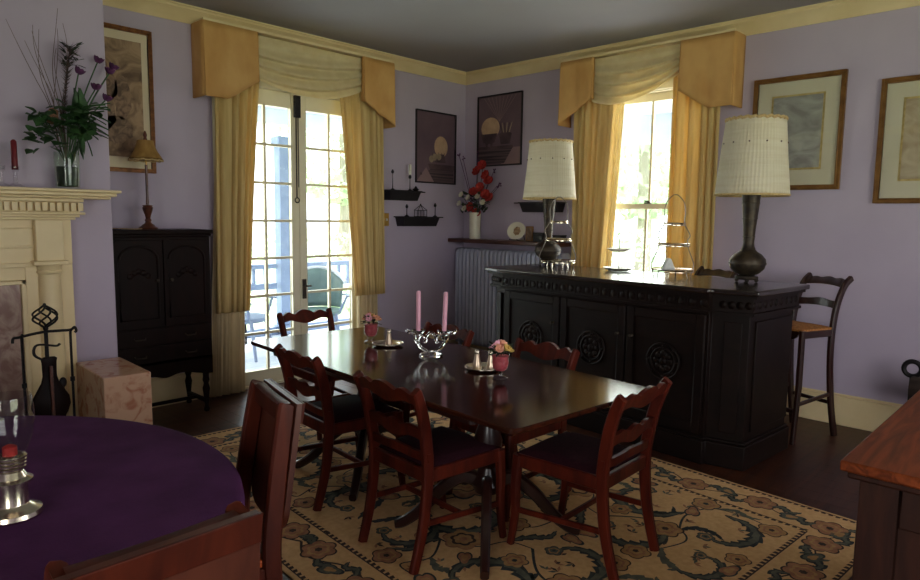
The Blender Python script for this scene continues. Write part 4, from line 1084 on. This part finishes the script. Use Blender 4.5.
tag(MB().lathe([(0,0),(.0158,0),(.015,.155),(.008,.165),(0,.168)], 16).build('taper_candle', M_.redwax, loc=(cx, YM, ZM+.099)), 'dark red taper candle on the mantel shelf', 'candle')
glass_stick('clear glass candle holder at the left edge of the photo on the mantel', oy(2, 186, YM).x, YM, ZM)

# ------------------------------------------------------------------ framed pictures
def framed(name, label, fr, s0, s1, z0, z1, fwid, fd, fmat, mats, inner, gl=True, group=None, lining=None):
    c = Vector(fr((s0+s1)/2, 0, (z0+z1)/2))
    t = thing(name, label, 'framed picture', c, 0, group)
    g = lambda s, d, z: Vector(fr(s, d, z))-c
    def box(s0, s1, d0, d1, z0, z1, nm, mt, bev=0, b=None, fin=True):
        b = b or MB(); v = [b.v(g(s, d, z)) for z in (z0, z1) for d in (d0, d1) for s in (s0, s1)]
        for q in ((0,2,3,1),(4,5,7,6),(0,1,5,4),(2,6,7,3),(0,4,6,2),(1,3,7,5)): b.f([v[i] for i in q])
        return b.build(nm, mt, t, bev=bev) if fin else b
    b = MB()
    if s0 > s1: s0, s1 = s1, s0
    for stp, (dd, e0, e1) in enumerate(((fd, 0, .45), (fd*.8, .4, .75), (fd*.92, .7, 1))):
        a, e = fwid*e0, fwid*e1
        box(s0+a, s0+e, .001, dd, z0+a, z1-a, 0, 0, b=b, fin=False); box(s1-e, s1-a, .001, dd, z0+a, z1-a, 0, 0, b=b, fin=False)
        box(s0+e, s1-e, .001, dd, z0+a, z0+e, 0, 0, b=b, fin=False); box(s0+e, s1-e, .001, dd, z1-e, z1-a, 0, 0, b=b, fin=False)
    b.build('frame', fmat, t, bev=.002)
    w_ = fwid
    box(s0+w_*.9, s1-w_*.9, .002, .008, z0+w_*.9, z1-w_*.9, 'mat_board', mats[0])
    iw, iz0, iz1 = inner
    if lining: box(s0+w_+iw-.014, s1-w_-iw+.014, .008, .0095, z0+w_+iz0-.014, z1-w_-iz1+.014, 'gilt_fillet', lining)
    box(s0+w_+iw, s1-w_-iw, .0095 if lining else .008, .0105, z0+w_+iz0, z1-w_-iz1, 'print', mats[1])
    if gl: box(s0+w_*.9, s1-w_*.9, .0125, .014, z0+w_*.9, z1-w_*.9, 'glass_sheet', M_.pane)
    return t, g
t, g = framed('framed_print', 'tall sepia print in a brown gilt frame behind the amber lamp', fA, 1.51, 2.06, 1.80, 2.83, .03, .03, M_.walnutframe, (M_.matbd, M_.sepia), (.045, .08, .06), gl=False)
b = MB()
for (s, z, a_, c_) in ((1.76,2.40,.05,.10),(1.84,2.33,.06,.16),(1.72,2.22,.07,.14),(1.80,2.1,.10,.10)):
    b.f([b.v(g(s+a_*cos(2*PI*k/14)*(1+.2*sin(3*k)), .0112, z+c_*sin(2*PI*k/14))) for k in range(14)])
b.build('print_figure', M_.sepia2, t, fix=False)
framed('framed_print', 'grey watercolour in a double gilt frame behind the right fringed lamp', fB, 1.405, 2.055, 1.745, 2.595, .035, .03, M_.gilt, (M_.matbd, M_.land), (.115, .13, .115), lining=M_.gilt2)
framed('framed_print', 'brown watercolour in a gilt frame cut by the right edge of the photo', fB, .53, 1.185, 1.64, 2.495, .035, .03, M_.gilt, (M_.matbd, M_.land2), (.115, .13, .115), lining=M_.gilt2)
def poster(label, fr, s0, s1, z0, z1, kind):
    t, g = framed('framed_poster', label, fr, s0, s1, z0, z1, .012, .022, M_.black, (M_.mauve, M_.mauve), (.004, .004, .004), gl=False)
    sg = 1 if fr is fA else -1            # left to right as seen from the room
    a0 = s0 if sg > 0 else max(s0, s1); Wd = abs(s1-s0)
    P = lambda u, v, d: g(a0+sg*u*Wd, d, z0+v*(z1-z0))
    def face(pts, mi, d, b): b.mi = mi; b.f([b.v(P(u, v, d)) for u, v in pts])
    b = MB(); el = lambda cu, cv, ru, rv, n=24: [(cu+ru*cos(2*PI*k/n), cv+rv*sin(2*PI*k/n)) for k in range(n)]
    if kind == 0:
        face([(.0225,.02),(.95,.02),(.95,.20),(.36,.20)], 3, .0112, b); face([(.0225,.02),(.45,.02),(.25,.22)], 4, .0113, b)
        face([(.30,.27),(.97,.27),(.97,.20),(.34,.20)], 1, .0114, b)
        face(el(.62,.52,.17,.15), 0, .0112, b); face([(.5,.30),(.74,.30),(.70,.42),(.54,.42)], 1, .0115, b)
        for cu, cv in ((.46,.37),(.38,.34),(.57,.38)): face(el(cu, cv, .06, .05, 12), 2, .0117, b)
        for q in range(5): face([(.42+q*.05,.30),(.44+q*.05,.30),(.40+q*.08,.44),(.39+q*.08,.44)], 1, .0116, b)
        face([(.1,.11),(.15,.11),(.15,.14),(.1,.14)], 1, .0115, b)
    else:
        face([(.02,.03),(.62,.03),(.80,.24),(.02,.24)], 3, .0112, b); face([(.55,.02),(.975,.02),(.975,.25),(.78,.25)], 4, .0111, b)
        face([(.02,.24),(.82,.24),(.80,.28),(.02,.28)], 1, .0113, b)
        face(el(.30,.54,.21,.15), 0, .0112, b)
        face([(.08,.46),(.46,.46),(.40,.34),(.33,.32),(.22,.32),(.14,.34)], 1, .0114, b)
        face([(.20,.28),(.24,.28),(.25,.33),(.19,.33)], 1, .0115, b); face([(.31,.28),(.35,.28),(.36,.33),(.30,.33)], 1, .0115, b)
        face([(.54,.30),(.74,.30),(.78,.44),(.70,.48),(.58,.48),(.50,.44)], 1, .0114, b)
        for q in range(6): face([(.56+q*.03,.46),(.585+q*.03,.46),(.52+q*.055,.60),(.50+q*.055,.59)], 2 if q % 2 else 1, .0116, b)
        for q in range(9): face([(.50,.62),(.505,.62),(.15+q*.09,.97),(.14+q*.09,.97)], 4, .01105, b)
    b.build('printed_still_life', [M_.sun, M_.pot, M_.potpale, M_.stripe, M_.wedge], t, fix=False)
poster('dark mauve still life poster on the back wall above the two wall shelves', fA, 4.71, 5.30, 1.86, 2.61, 0)
poster('dark mauve still life poster on the right wall above the corner flowers', fB, 4.38, 5.0, 2.055, 2.80, 1)

# ------------------------------------------------------------------ wall shelves
def wall_shelf(label, fr, s0, s1, z, tip):
    c = Vector(fr((s0+s1)/2, 0, z)); t = thing('wall_shelf', label, 'shelf', c, 0, None)
    g = lambda s, d, zz: Vector(fr(s, d, zz))-c
    def pr(outline, z0, z1, nm, inset=0):
        b = MB(); A = [b.v(g(s, d, z0)) for s, d in outline[0]]; B = [b.v(g(s, d, z1)) for s, d in outline[1]]; n = len(A)
        b.f(A[::-1]); b.f(B)
        for i in range(n): b.f([A[i], A[(i+1) % n], B[(i+1) % n], B[i]])
        return b.build(nm, M_.black, t, bev=.002)
    sg = 1 if s1 > s0 else -1
    e = s1-sg*.11
    top = [(s0, .001), (e, .001), (s1, .035), (e+sg*.01, .06), (e-sg*.03, .14), (s0+sg*.02, .14), (s0, .1)]
    pr((top, top), z-.012, z, 'ledge')
    lo = [(s0+sg*.045, .001), (e-sg*.045, .001), (e-sg*.06, .10), (s0+sg*.055, .10)]; hi = [(s0+sg*.02, .001), (e-sg*.02, .001), (e-sg*.04, .13), (s0+sg*.03, .13)]
    pr((lo, hi), z-.10, z-.012, 'bracket_body')
wall_shelf('upper black wall shelf between the gold curtain and the mauve poster', fA, 4.235, 4.83, 1.765, 1)
wall_shelf('lower black wall shelf on the back wall, set below the other', fA, 4.42, 5.10, 1.505, 1)
wall_shelf('black wall shelf on the right wall behind the left fringed lamp', fB, 3.80, 4.45, 1.665, 1)
def iron_stick(label, x, y, z, h, group=None):
    t = thing('iron_candlestick', label, 'candlestick', (x, y, z), 0, group)
    MB().lathe([(0,0),(.026,0),(.026,.004),(.012,.012),(.005,.02),(.004,h-.03),(.014,h-.02),(.015,h),(.010,h),(.009,h-.012),(0,h-.014)], 14).build('stem', M_.iron, t)
    MB().lathe([(0,h-.012),(.008,h-.012),(.008,h+.012),(0,h+.012)], 10).build('cup', M_.iron, t)
iron_stick('tall empty black candlestick at the left of the upper wall shelf', 4.34, 5.12, 1.765, .19)
iron_stick('black candlestick holding the white candle on the upper wall shelf', 4.57, 5.12, 1.765, .15)
tag(MB().lathe([(0,0),(.0145,0),(.0145,.10),(.004,.105),(0,.106)], 14).build('pillar_candle', M_.whitewax, loc=(4.57, 5.12, 1.778+.15)), 'white candle on the upper wall shelf', 'candle')
t = thing('small_dish', 'tiny black dish at the right of the upper wall shelf', 'dish', (4.66, 5.13, 1.765))
MB().lathe([(0,0),(.02,0),(.035,.018),(.018,.03),(.006,.05),(0,.055)], 16).build('bowl', M_.iron, t)
iron_stick('short black candlestick at the left of the lower wall shelf', 4.53, 5.12, 1.505, .11)
iron_stick('short black candlestick at the right of the lower wall shelf', 4.93, 5.12, 1.505, .13)
t = thing('glass_house_lantern', 'little wire and glass house on the lower wall shelf', 'lantern', (4.73, 5.13, 1.505))
b = MB()
for sx in (-.06, -.02, .02, .06): b.tube([(sx, -.03, 0), (sx, -.03, .065)], .003, 6).tube([(sx, .03, 0), (sx, .03, .065)], .003, 6)
for y in (-.03, .03):
    for z in (.002, .065): b.tube([(-.065, y, z), (.065, y, z)], .003, 6)
for sx in (-.065, .065): b.tube([(sx, -.03, .065), (0, 0, .12)], .003, 6).tube([(sx, .03, .065), (0, 0, .12)], .003, 6)
b.ball((0,0,.125), .008); b.build('wire_frame', M_.iron, t)
MB().box(-.058, -.027, .004, .058, .027, .062).build('glass_panes', M_.pane, t)
t = thing('switch_plate', 'brass switch plate on the back wall beside the gold curtain', 'switch', (4.30, YA, 1.47))
MB().box(-.055, -.008, -.065, .055, 0, .065).build('plate', M_.brass, t, bev=.004)
for s in (-.02, .02): MB().box(s-.006, -.02, -.012, s+.006, -.008, .012).build('toggle', M_.whitewax, t, bev=.002)

# ------------------------------------------------------------------ radiator and shelf
t = thing('radiator', 'lavender painted column radiator in the corner behind the bar', 'radiator', (5.335, 4.30, 0))
n = 26
for k in range(n):
    y = -.58+k*.0555
    pts = rrect(.085, .53, .05, 5)
    b = MB(); b.prism([(p[0], .64+p[1]) for p in pts], y-.0195, y+.0195, 'y')
    b.build('section', M_.radi, t, bev=.012)
b = MB(); b.tube([(0,-.6,.22),(0,.84,.22)], .03, 12).tube([(0,-.6,1.05),(0,.84,1.05)], .03, 12); b.build('manifold', M_.radi, t)
for y in (-.55, .77):
    for x in (-.05, .05): MB().lathe([(0,0),(.03,0),(.022,.03),(.02,.14),(0,.14)], 12, (x, y, 0)).build('foot', M_.radi, t)
tag(MB().box(5.20, 3.72, 1.232, XB-.001, YA-.003, 1.272).build('radiator_shelf', M_.shelf, bev=.006), 'brown wooden shelf above the lavender radiator', 'shelf')
ZS = 1.272
fx_, fy_ = 5.33, 4.91
t = thing('white_vase', 'slim white cylinder vase in the corner on the radiator shelf', 'vase', (fx_, fy_, ZS))
pr = [(.055,0),(.06,.01),(.062,.14),(.064,.275),(.062,.285)]
MB().lathe([(0,0)]+pr+[(r_-.006, z) for r_, z in pr[::-1][:-1]]+[(0,.02)], 28).build('vase_body', M_.china, t)
t = thing('flower_bouquet', 'red and white silk flowers in the white corner vase', 'bouquet', (fx_, fy_, ZS+.03)); O = Vector(t.location)
mb_ = lambda px, py, dx=0: ox(px, py, fx_+dx)-O
reds = [(478,172),(487,176),(483,166),(489,182),(474,193),(486,195),(491,199),(472,207),(477,214),(481,188)]
whites = [(462,195),(469,198),(460,204),(478,197),(483,203),(465,209)]
b = MB()
for px, py in reds+whites: e = mb_(px, py); b.tube(spline([Vector((0,0,.18)), Vector((e.x*.2, e.y*.3, .28)), e], 4), .003, 5)
b.build('stems', M_.leaf, t)
for px, py in reds: b = MB(); bloom(b, Vector((0,0,0)), .064, 7, (-1, R.uniform(-.5,.5), R.uniform(0,.8)), .8); b.build('red_bloom', M_.redfl, t, loc=mb_(px, py, R.uniform(-.05, .03)))
for px, py in whites: b = MB(); bloom(b, Vector((0,0,0)), .04, 6, (-1, R.uniform(-.5,.5), .5), .7); b.build('white_bloom', M_.whitefl, t, loc=mb_(px, py, R.uniform(-.06, .0)))
b = MB()
for k in range(70):
    p = mb_(R.uniform(462, 486), R.uniform(194, 214), R.uniform(-.06, .06)); a = R.uniform(0, 6.28); blob_leaf(b, p, (cos(a)*.6, sin(a), R.uniform(-.3,.9)), .075, .03)
b.build('leaves', M_.leafdk, t, fix=False)
b = MB()
for px, py in ((459,155),(463,158),(478,153),(497,186),(501,184),(494,171)):
    e = mb_(px, py); b.tube(spline([Vector((0,0,.2)), e*.5+Vector((0,0,.12)), e], 5), .003, 5)
    for q in range(5): b.ball(e+Vector((0, R.uniform(-.03,.03), R.uniform(-.02,.02))), .008, n=6, k=4)
b.build('berry_twigs', M_.violet, t)
t = thing('display_plate', 'cream oval plate with a brown motif on the radiator shelf', 'plate', (5.34, 4.33, ZS+.004))
Mx = Matrix.Translation((0, 0, .10)) @ Matrix.Rotation(rad(78), 4, 'Y') @ Matrix.Rotation(rad(180), 4, 'Z')
b = MB(); b.M = Matrix.Translation((0, 0, .095)) @ Matrix.Rotation(-rad(78), 4, 'Y')
b.lathe([(0,-.004),(.05,-.004),(.07,.002),(.098,.010),(.10,.013),(.07,.007),(.05,.001),(0,.001)], 40, sx=.92, sy=1.2); b.build('dish', M_.china, t)
b = MB(); b.M = Matrix.Translation((0, 0, .095)) @ Matrix.Rotation(-rad(78), 4, 'Y')
b.lathe([(0,.0012),(.045,.0012),(.04,.003),(0,.003)], 24, rip=.10, nr=7); b.build('painted_motif', M_.chinaart, t)
b = MB()
for s in (-.05, .05): b.tube([(-.06, s, .016), (-.06, s, .003), (.07, s, .003), (.02, s, .10)], .004, 6)
b.build('wire_stand', M_.iron, t)
t = thing('standing_picture', 'narrow gilt frame standing right of the cream plate', 'frame', (5.34, 4.165, ZS))
b = MB(); b.box(-.008, -.045, 0, .008, .045, .15); b.build('frame', M_.gilt, t, bev=.003)
MB().box(-.0095, -.034, .012, -.0078, .034, .138).build('picture', M_.sepia2, t)
t = thing('small_box', 'small dark box on the shelf left of the lamp column', 'box', (5.33, 4.02, ZS))
MB().box(-.045, -.06, 0, .045, .06, .075).build('box_body', M_.black, t, bev=.003); MB().box(-.048, -.063, .075, .048, .063, .09).build('lid', M_.black, t, bev=.003)
t = thing('small_box', 'small dark box on the shelf right of the lamp column', 'box', (5.33, 3.79, ZS))
MB().box(-.045, -.05, 0, .045, .05, .06).build('box_body', M_.black, t, bev=.003); MB().box(-.048, -.053, .06, .048, .053, .072).build('lid', M_.black, t, bev=.003)

# ------------------------------------------------------------------ lamps on the bar
def big_lamp(label, p):
    t = thing('table_lamp', label, 'table lamp', p, 0, 'fringed lamps on the bar')
    b = MB(); b.lathe([(0,.02),(.07,.02),(.074,.03),(.07,.04),(.045,.045),(0,.045)], 28)
    for k in range(4): a = 2*PI*k/4+.4; b.ball((.06*cos(a), .06*sin(a), .014), .014)
    b.build('foot', M_.bronze, t)
    MB().lathe([(0,.04),(.04,.045),(.075,.06),(.105,.09),(.115,.125),(.11,.155),(.085,.185),(.055,.205),(.042,.22),(0,.22)], 32).build('bulb_body', M_.bronze, t)
    MB().lathe([(0,.215),(.045,.22),(.038,.235),(.034,.26),(.040,.36),(.052,.50),(.058,.575),(.05,.585),(.03,.59),(0,.59)], 28).build('neck', M_.bronze, t)
    b = MB()
    for z, r_ in ((.125,.1155),(.30,.037),(.42,.046),(.52,.0535)): b.tube(arc((0,0,z), r_, 0, 360, 28, 'xy')[:-1], .004, 6, closed=True)
    b.build('engraved_bands', M_.bronze, t)
    z0, z1, ra, rb = .568, 1.058, .225, .178
    nn = 240; rings = []
    for k in range(11):
        u = k/10; r_ = ra+(rb-ra)*u; ring = []
        for q in range(nn):
            a = 2*PI*q/nn; w_ = 1+.010*sin(60*a+.8*sin(7*a+9*u))+.008*sin(9*a+3*sin(3*u))*sin(PI*u)
            ring.append((r_*w_*cos(a), r_*w_*sin(a), z0+(z1-z0)*u))
        rings.append(ring)
    shd = MB().loft(rings, caps=False).build('lamp_shade', M_.shade, t, ang=120, solid=.003, fix=False)
    b = MB(); b.tube([(rb*1.01*cos(2*PI*q/72), rb*1.01*sin(2*PI*q/72), z1-.004+.005*sin(24*2*PI*q/72)) for q in range(72)], .010, 6, closed=True); b.build('top_braid', M_.braid, shd)
    b = MB(); b.tube(arc((0,0,z0+.004), ra*1.005, 0, 360, 60, 'xy')[:-1], .007, 6, closed=True); b.build('bottom_braid', M_.braid, shd)
    zz = z0+(z1-z0)*.68; r_ = ra+(rb-ra)*.68
    for k in range(12): a = 2*PI*k/12+.2; MB().ball((r_*1.018*cos(a), r_*1.018*sin(a), zz), .0055, n=8, k=5).build('button', M_.brnwood, shd)
    b = MB(); b.tube([(0,0,.59),(0,0,1.06)], .006)
    for k in range(3): a = 2*PI*k/3; b.tube([(0,0,1.05),(rb*cos(a), rb*sin(a), 1.05)], .003, 6)
    b.build('harp', M_.brass, t)
    return t
big_lamp('tall bronze table lamp with ivory pleated shade at the right end of the bar', (4.48, 1.67, 1.10))
big_lamp('bronze table lamp with ivory pleated shade behind the left wire cake stand', (4.70, 3.46, 1.10))

# ------------------------------------------------------------------ cake stands
def wire_stand(label, p, rz):
    t = thing('wire_cake_stand', label, 'cake stand', p, rz, 'three tiered wire cake stands')
    tiers = ((.045,.15),(.225,.115),(.37,.08))
    for z, r_ in tiers:
        MB().lathe([(0,z),(r_*.7,z),(r_*.92,z+.004),(r_,z+.012),(r_*.985,z+.015),(r_*.9,z+.008),(r_*.68,z+.004),(0,z+.004)], 36).build('tray', M_.silver, t); MB().tube(arc((0,0,z-.003), r_*.97, 0, 360, 36, 'xy')[:-1], .0035, 6, closed=True).build('tray_ring', M_.silver, [c for c in COL.objects if c.parent == t][-1])
    for s in (-1, 1):
        pts = spline([(s*.13,0,0),(s*.145,0,.05),(s*.15,0,.10),(s*.11,0,.20),(s*.10,0,.26),(s*.115,0,.30),(s*.072,0,.38),(s*.075,0,.46),(s*.06,0,.53),(s*.02,0,.575),(0,0,.58)], 6)
        MB().tube(pts, .0038, 8).build('wire_side', M_.wire, t)
    for a in (60, 120, 240, 300): MB().tube([(.12*cos(rad(a)), .12*sin(rad(a)), .042), (.135*cos(rad(a)), .135*sin(rad(a)), .0)], .0045, 6).build('foot', M_.silver, t)
    return t
vr = -rad(44)
wire_stand('three tiered silver wire cake stand in front of the left fringed lamp', (4.56, 3.255, 1.10), vr)
wire_stand('three tiered silver wire cake stand right of the sash window centre', (4.43, 2.17, 1.10), vr)
t = thing('two_tier_stand', 'small two tiered plate stand on the bar before the sash window', 'cake stand', (4.60, 2.70, 1.10))
for z, r_ in ((.012,.125),(.16,.095)): MB().lathe([(0,z-.006),(r_*.6,z-.008),(r_*.75,z),(r_,z+.014),(r_*.985,z+.017),(r_*.72,z+.006),(0,z+.004)], 40).build('plate', M_.china, t)
b = MB().tube([(0,0,.01),(0,0,.25)], .004); b.tube(arc((0,0,.272), .02, 0, 360, 18, 'yz')[:-1], .0035, 6, closed=True); b.build('center_rod', M_.wire, t)
t = tag(MB().prism([(-.045,0),(.045,0),(.012,.075),(0,.085),(-.012,.075)], -.03, .03, 'y').build('folded_napkin', M_.napkin, bev=.004, loc=(4.405, 2.19, 1.153)), 'folded white napkin on the lowest tray of the right cake stand', 'napkin')
t.rotation_euler = (0, 0, vr)

# ------------------------------------------------------------------ on the dining table
ZT = ZR+.7405
def posy(label, px, py, seed):
    q = random.Random(seed); p = oz(px, py, ZT)
    t = thing('posy_vase', label, 'vase', p, 0, 'little posy vases')
    pr = [(.030,0),(.032,.004),(.016,.012),(.014,.022),(.028,.04),(.034,.065),(.032,.085),(.036,.10)]
    MB().lathe([(0,0)]+[(q_*1.25, z*1.15) for q_, z in pr]+[(q_*1.25-.003, z*1.15) for q_, z in pr[::-1][:4]]+[(.010,.035),(0,.033)], 28).build('glass_body', M_.thin, t)
    b = MB(); b.lathe([(0,.037),(.022,.038),(.0315,.047),(.039,.075),(.0365,.098),(.0395,.108),(0,.112)], 24); b.build('rose_filling', M_.rosefill, t)
    f_ = thing('posy', label.replace('little footed glass vase', 'small posy').replace(' holding', ' of pastel flowers in the vase'), 'flowers', Vector(p)+Vector((0,0,.108)), 0, 'posies on the dining table')
    for k in range(9):
        a = 2*PI*k/9*2.4; r_ = .012+.036*(k/9); c = Vector((r_*cos(a), r_*sin(a), .045-.022*(k/9)+q.uniform(-.006,.006)))
        b = MB(); bloom(b, Vector((0,0,0)), .026, 6, (cos(a), sin(a), 1), .6)
        b.build('bloom', (M_.peach, M_.yellow, M_.peach, M_.pink)[(k+seed) % 4], f_, loc=c)
    b = MB()
    for k in range(26):
        a = q.uniform(0, 6.28); blob_leaf(b, Vector((.02*cos(a), .02*sin(a), q.uniform(.005, .04))), (cos(a), sin(a), q.uniform(-.2,.9)), .045, .018)
    for k in range(7): a = q.uniform(0, 6.28); b.tube([(0,0,-.03), (.025*cos(a), .025*sin(a), .03)], .0018, 5)
    b.build('leaves', M_.leafdk, f_, fix=False)
posy('little footed glass vase at the far end of the dining table, holding', 371, 342, 1)
posy('little footed glass vase at the near half of the dining table, holding', 500, 378, 2)
def tray(label, px, py, tag_):
    p = oz(px, py, ZT)
    t = thing('silver_tray', label, 'tray', p, 0, 'small silver trays')
    MB().lathe([(0,0),(.064,0),(.073,.004),(.088,.010),(.090,.013),(.086,.0125),(.070,.007),(.062,.003),(0,.003)], 40).build('dish', M_.silver, t)
    MB().tube(arc((0,0,.0125), .0895, 0, 360, 48, 'xy')[:-1], .0025, 6, closed=True).build('beaded_rim', M_.silver, t)
    return Vector(p)+Vector((0,0,.0035))
def shaker(label, p):
    t = thing('shaker', label, 'shaker', p, 0, 'silver salt and pepper shakers')
    MB().lathe([(0,0),(.0225,0),(.0235,.004),(.019,.02),(.013,.055),(.0115,.07),(0,.07)], 24).build('body', M_.pewter, t)
    MB().lathe([(0,.07),(.012,.07),(.013,.074),(.0125,.082),(.008,.09),(0,.092)], 20).build('cap', M_.silver, t)
p = tray('round silver tray at the far end of the dining table', 388, 345, 0)
shaker('tapered silver shaker on the far silver tray', p+Vector((.0,-.01,0))); 
p = tray('round silver tray near the middle of the dining table', 483, 369, 0)
vr3 = Vector((cos(YAW), -sin(YAW), 0))
shaker('left of the two tapered silver shakers on the nearer silver tray', p-vr3*.022+Vector((.01,.02,0)))
shaker('right of the two tapered silver shakers on the nearer silver tray', p+vr3*.03+Vector((0,-.01,0)))
# crystal candelabrum
p = oz(431, 356, ZT)
t = thing('crystal_candle_holder', 'clear crystal two cup candle holder in the middle of the dining table', 'candle holder', p, -YAW+rad(0))
MB().lathe([(0,0),(.062,0),(.066,.008),(.05,.016),(.03,.022),(.014,.03),(0,.032)], 32, sx=1, sy=.7).build('foot', M_.glass, t)
b = MB()
for s in (-1, 1):
    b.tube(spline([(0,0,.02),(s*.03,0,.03),(s*.062,0,.055),(s*.07,0,.09),(s*.05,0,.115),(s*.028,0,.10),(s*.03,0,.078),(s*.044,0,.08)], 6), .009, 10)
    b.tube(spline([(s*.062,0,.06),(s*.085,0,.09),(s*.088,0,.115)], 5), .009, 10)
    b.tube(spline([(s*.09,0,.125),(s*.12,0,.13),(s*.135,0,.145)], 5), [.012]*6+[.009]*4+[.004], 8)
b.tube(spline([(-.03,0,.10),(0,0,.13),(.03,0,.10)], 5), .008, 10)
b.build('scroll_arms', M_.glass, t)
for s in (-1, 1):
    MB().lathe([(0,.110),(.02,.112),(.034,.128),(.04,.142),(.036,.143),(.018,.136),(.0135,.136),(.0135,.122),(0,.122)], 24, (s*.07, 0, 0), rip=.05, nr=8).build('candle_cup', M_.glass, t)
dx = Vector((cos(-YAW), sin(-YAW), 0))
for s, h, l in ((-1, .232, 'left one of the two pink taper candles on the dining table'), (1, .228, 'right one of the two pink taper candles on the dining table')):
    o = MB().lathe([(0,0),(.0115,0),(.0125,.02),(.0125,h-.01),(.010,h),(0,h)], 18).build('taper_candle', M_.pink, loc=Vector(p)+dx*s*.07+Vector((0,0,.1225)))
    tag(o, l, 'candle', None)
    o.rotation_euler = (0, rad(2.5) if s > 0 else 0, 0)

# ------------------------------------------------------------------ light
wd = bpy.data.worlds.new('sky'); sc.world = wd; wd.use_nodes = True
nt = wd.node_tree; bg = nt.nodes['Background']
tc = nt.nodes.new('ShaderNodeTexCoord'); mp_ = nt.nodes.new('ShaderNodeMapping'); mp_.inputs['Scale'].default_value = (2, 2, 5)
nz = nt.nodes.new('ShaderNodeTexNoise'); nz.inputs['Scale'].default_value = 1.2; nz.inputs['Detail'].default_value = 5
rp = nt.nodes.new('ShaderNodeValToRGB'); rp.color_ramp.elements[0].color = (.80, .90, 1, 1); rp.color_ramp.elements[1].color = (1, 1, 1, 1)
rp.color_ramp.elements[0].position = .35; rp.color_ramp.elements[1].position = .6
nt.links.new(tc.outputs['Generated'], mp_.inputs[0]); nt.links.new(mp_.outputs[0], nz.inputs['Vector']); nt.links.new(nz.outputs['Fac'], rp.inputs['Fac']); nt.links.new(rp.outputs[0], bg.inputs['Color'])
bg.inputs['Strength'].default_value = 4.3
def area(name, loc, rot, sx, sy, power, col=(1,1,1), portal=False, spread=180):
    l = bpy.data.lights.new(name, 'AREA'); l.shape = 'RECTANGLE'; l.size = sx; l.size_y = sy; l.energy = power; l.color = col; l.spread = rad(spread)
    o = bpy.data.objects.new(name, l); COL.objects.link(o); o.location = loc; o.rotation_euler = rot
    if portal: l.cycles.is_portal = True
    return o
area('door_daylight', (3.34, 5.55, 1.35), (-rad(90), 0, 0), 1.3, 2.4, 24, (.93, 1, .95))
area('window_daylight', (5.75, 2.97, 1.65), (0, rad(90), 0), 1.95, .95, 32, (1, .98, .94))
area('front_fill_light', (2.2, Y0-.3, 1.55), (rad(90), 0, 0), 3.0, 2.0, 11, (1, .82, .62))  # warm fill lamp added behind the viewer, outside the made-up front opening
area('left_fill_light', (X0-.3, -.7, 1.55), (0, -rad(90), 0), 1.8, 1.7, 30, (1, .98, .86))  # unseen fill lamp added beyond the left wall to brighten the room
sn = bpy.data.lights.new('sun', 'SUN'); sn.energy = 9; sn.angle = rad(2); sn.color = (1, .96, .9)
so = bpy.data.objects.new('sun', sn); COL.objects.link(so)
so.rotation_euler = Vector((.36, .34, .87)).to_track_quat('Z', 'Y').to_euler()
sc.view_settings.view_transform = 'Standard'; sc.view_settings.look = 'None'; sc.view_settings.gamma = 1
sc.view_settings.use_curve_mapping = False
sc.view_settings.exposure = 0.0
sc.cycles.use_denoising = True
sc.cycles.max_bounces = 10; sc.cycles.diffuse_bounces = 5; sc.cycles.transparent_max_bounces = 16; sc.cycles.transmission_bounces = 8
sc.cycles.caustics_reflective = False; sc.cycles.caustics_refractive = False
sc.cycles.sample_clamp_indirect = 6
bpy.context.view_layer.update()
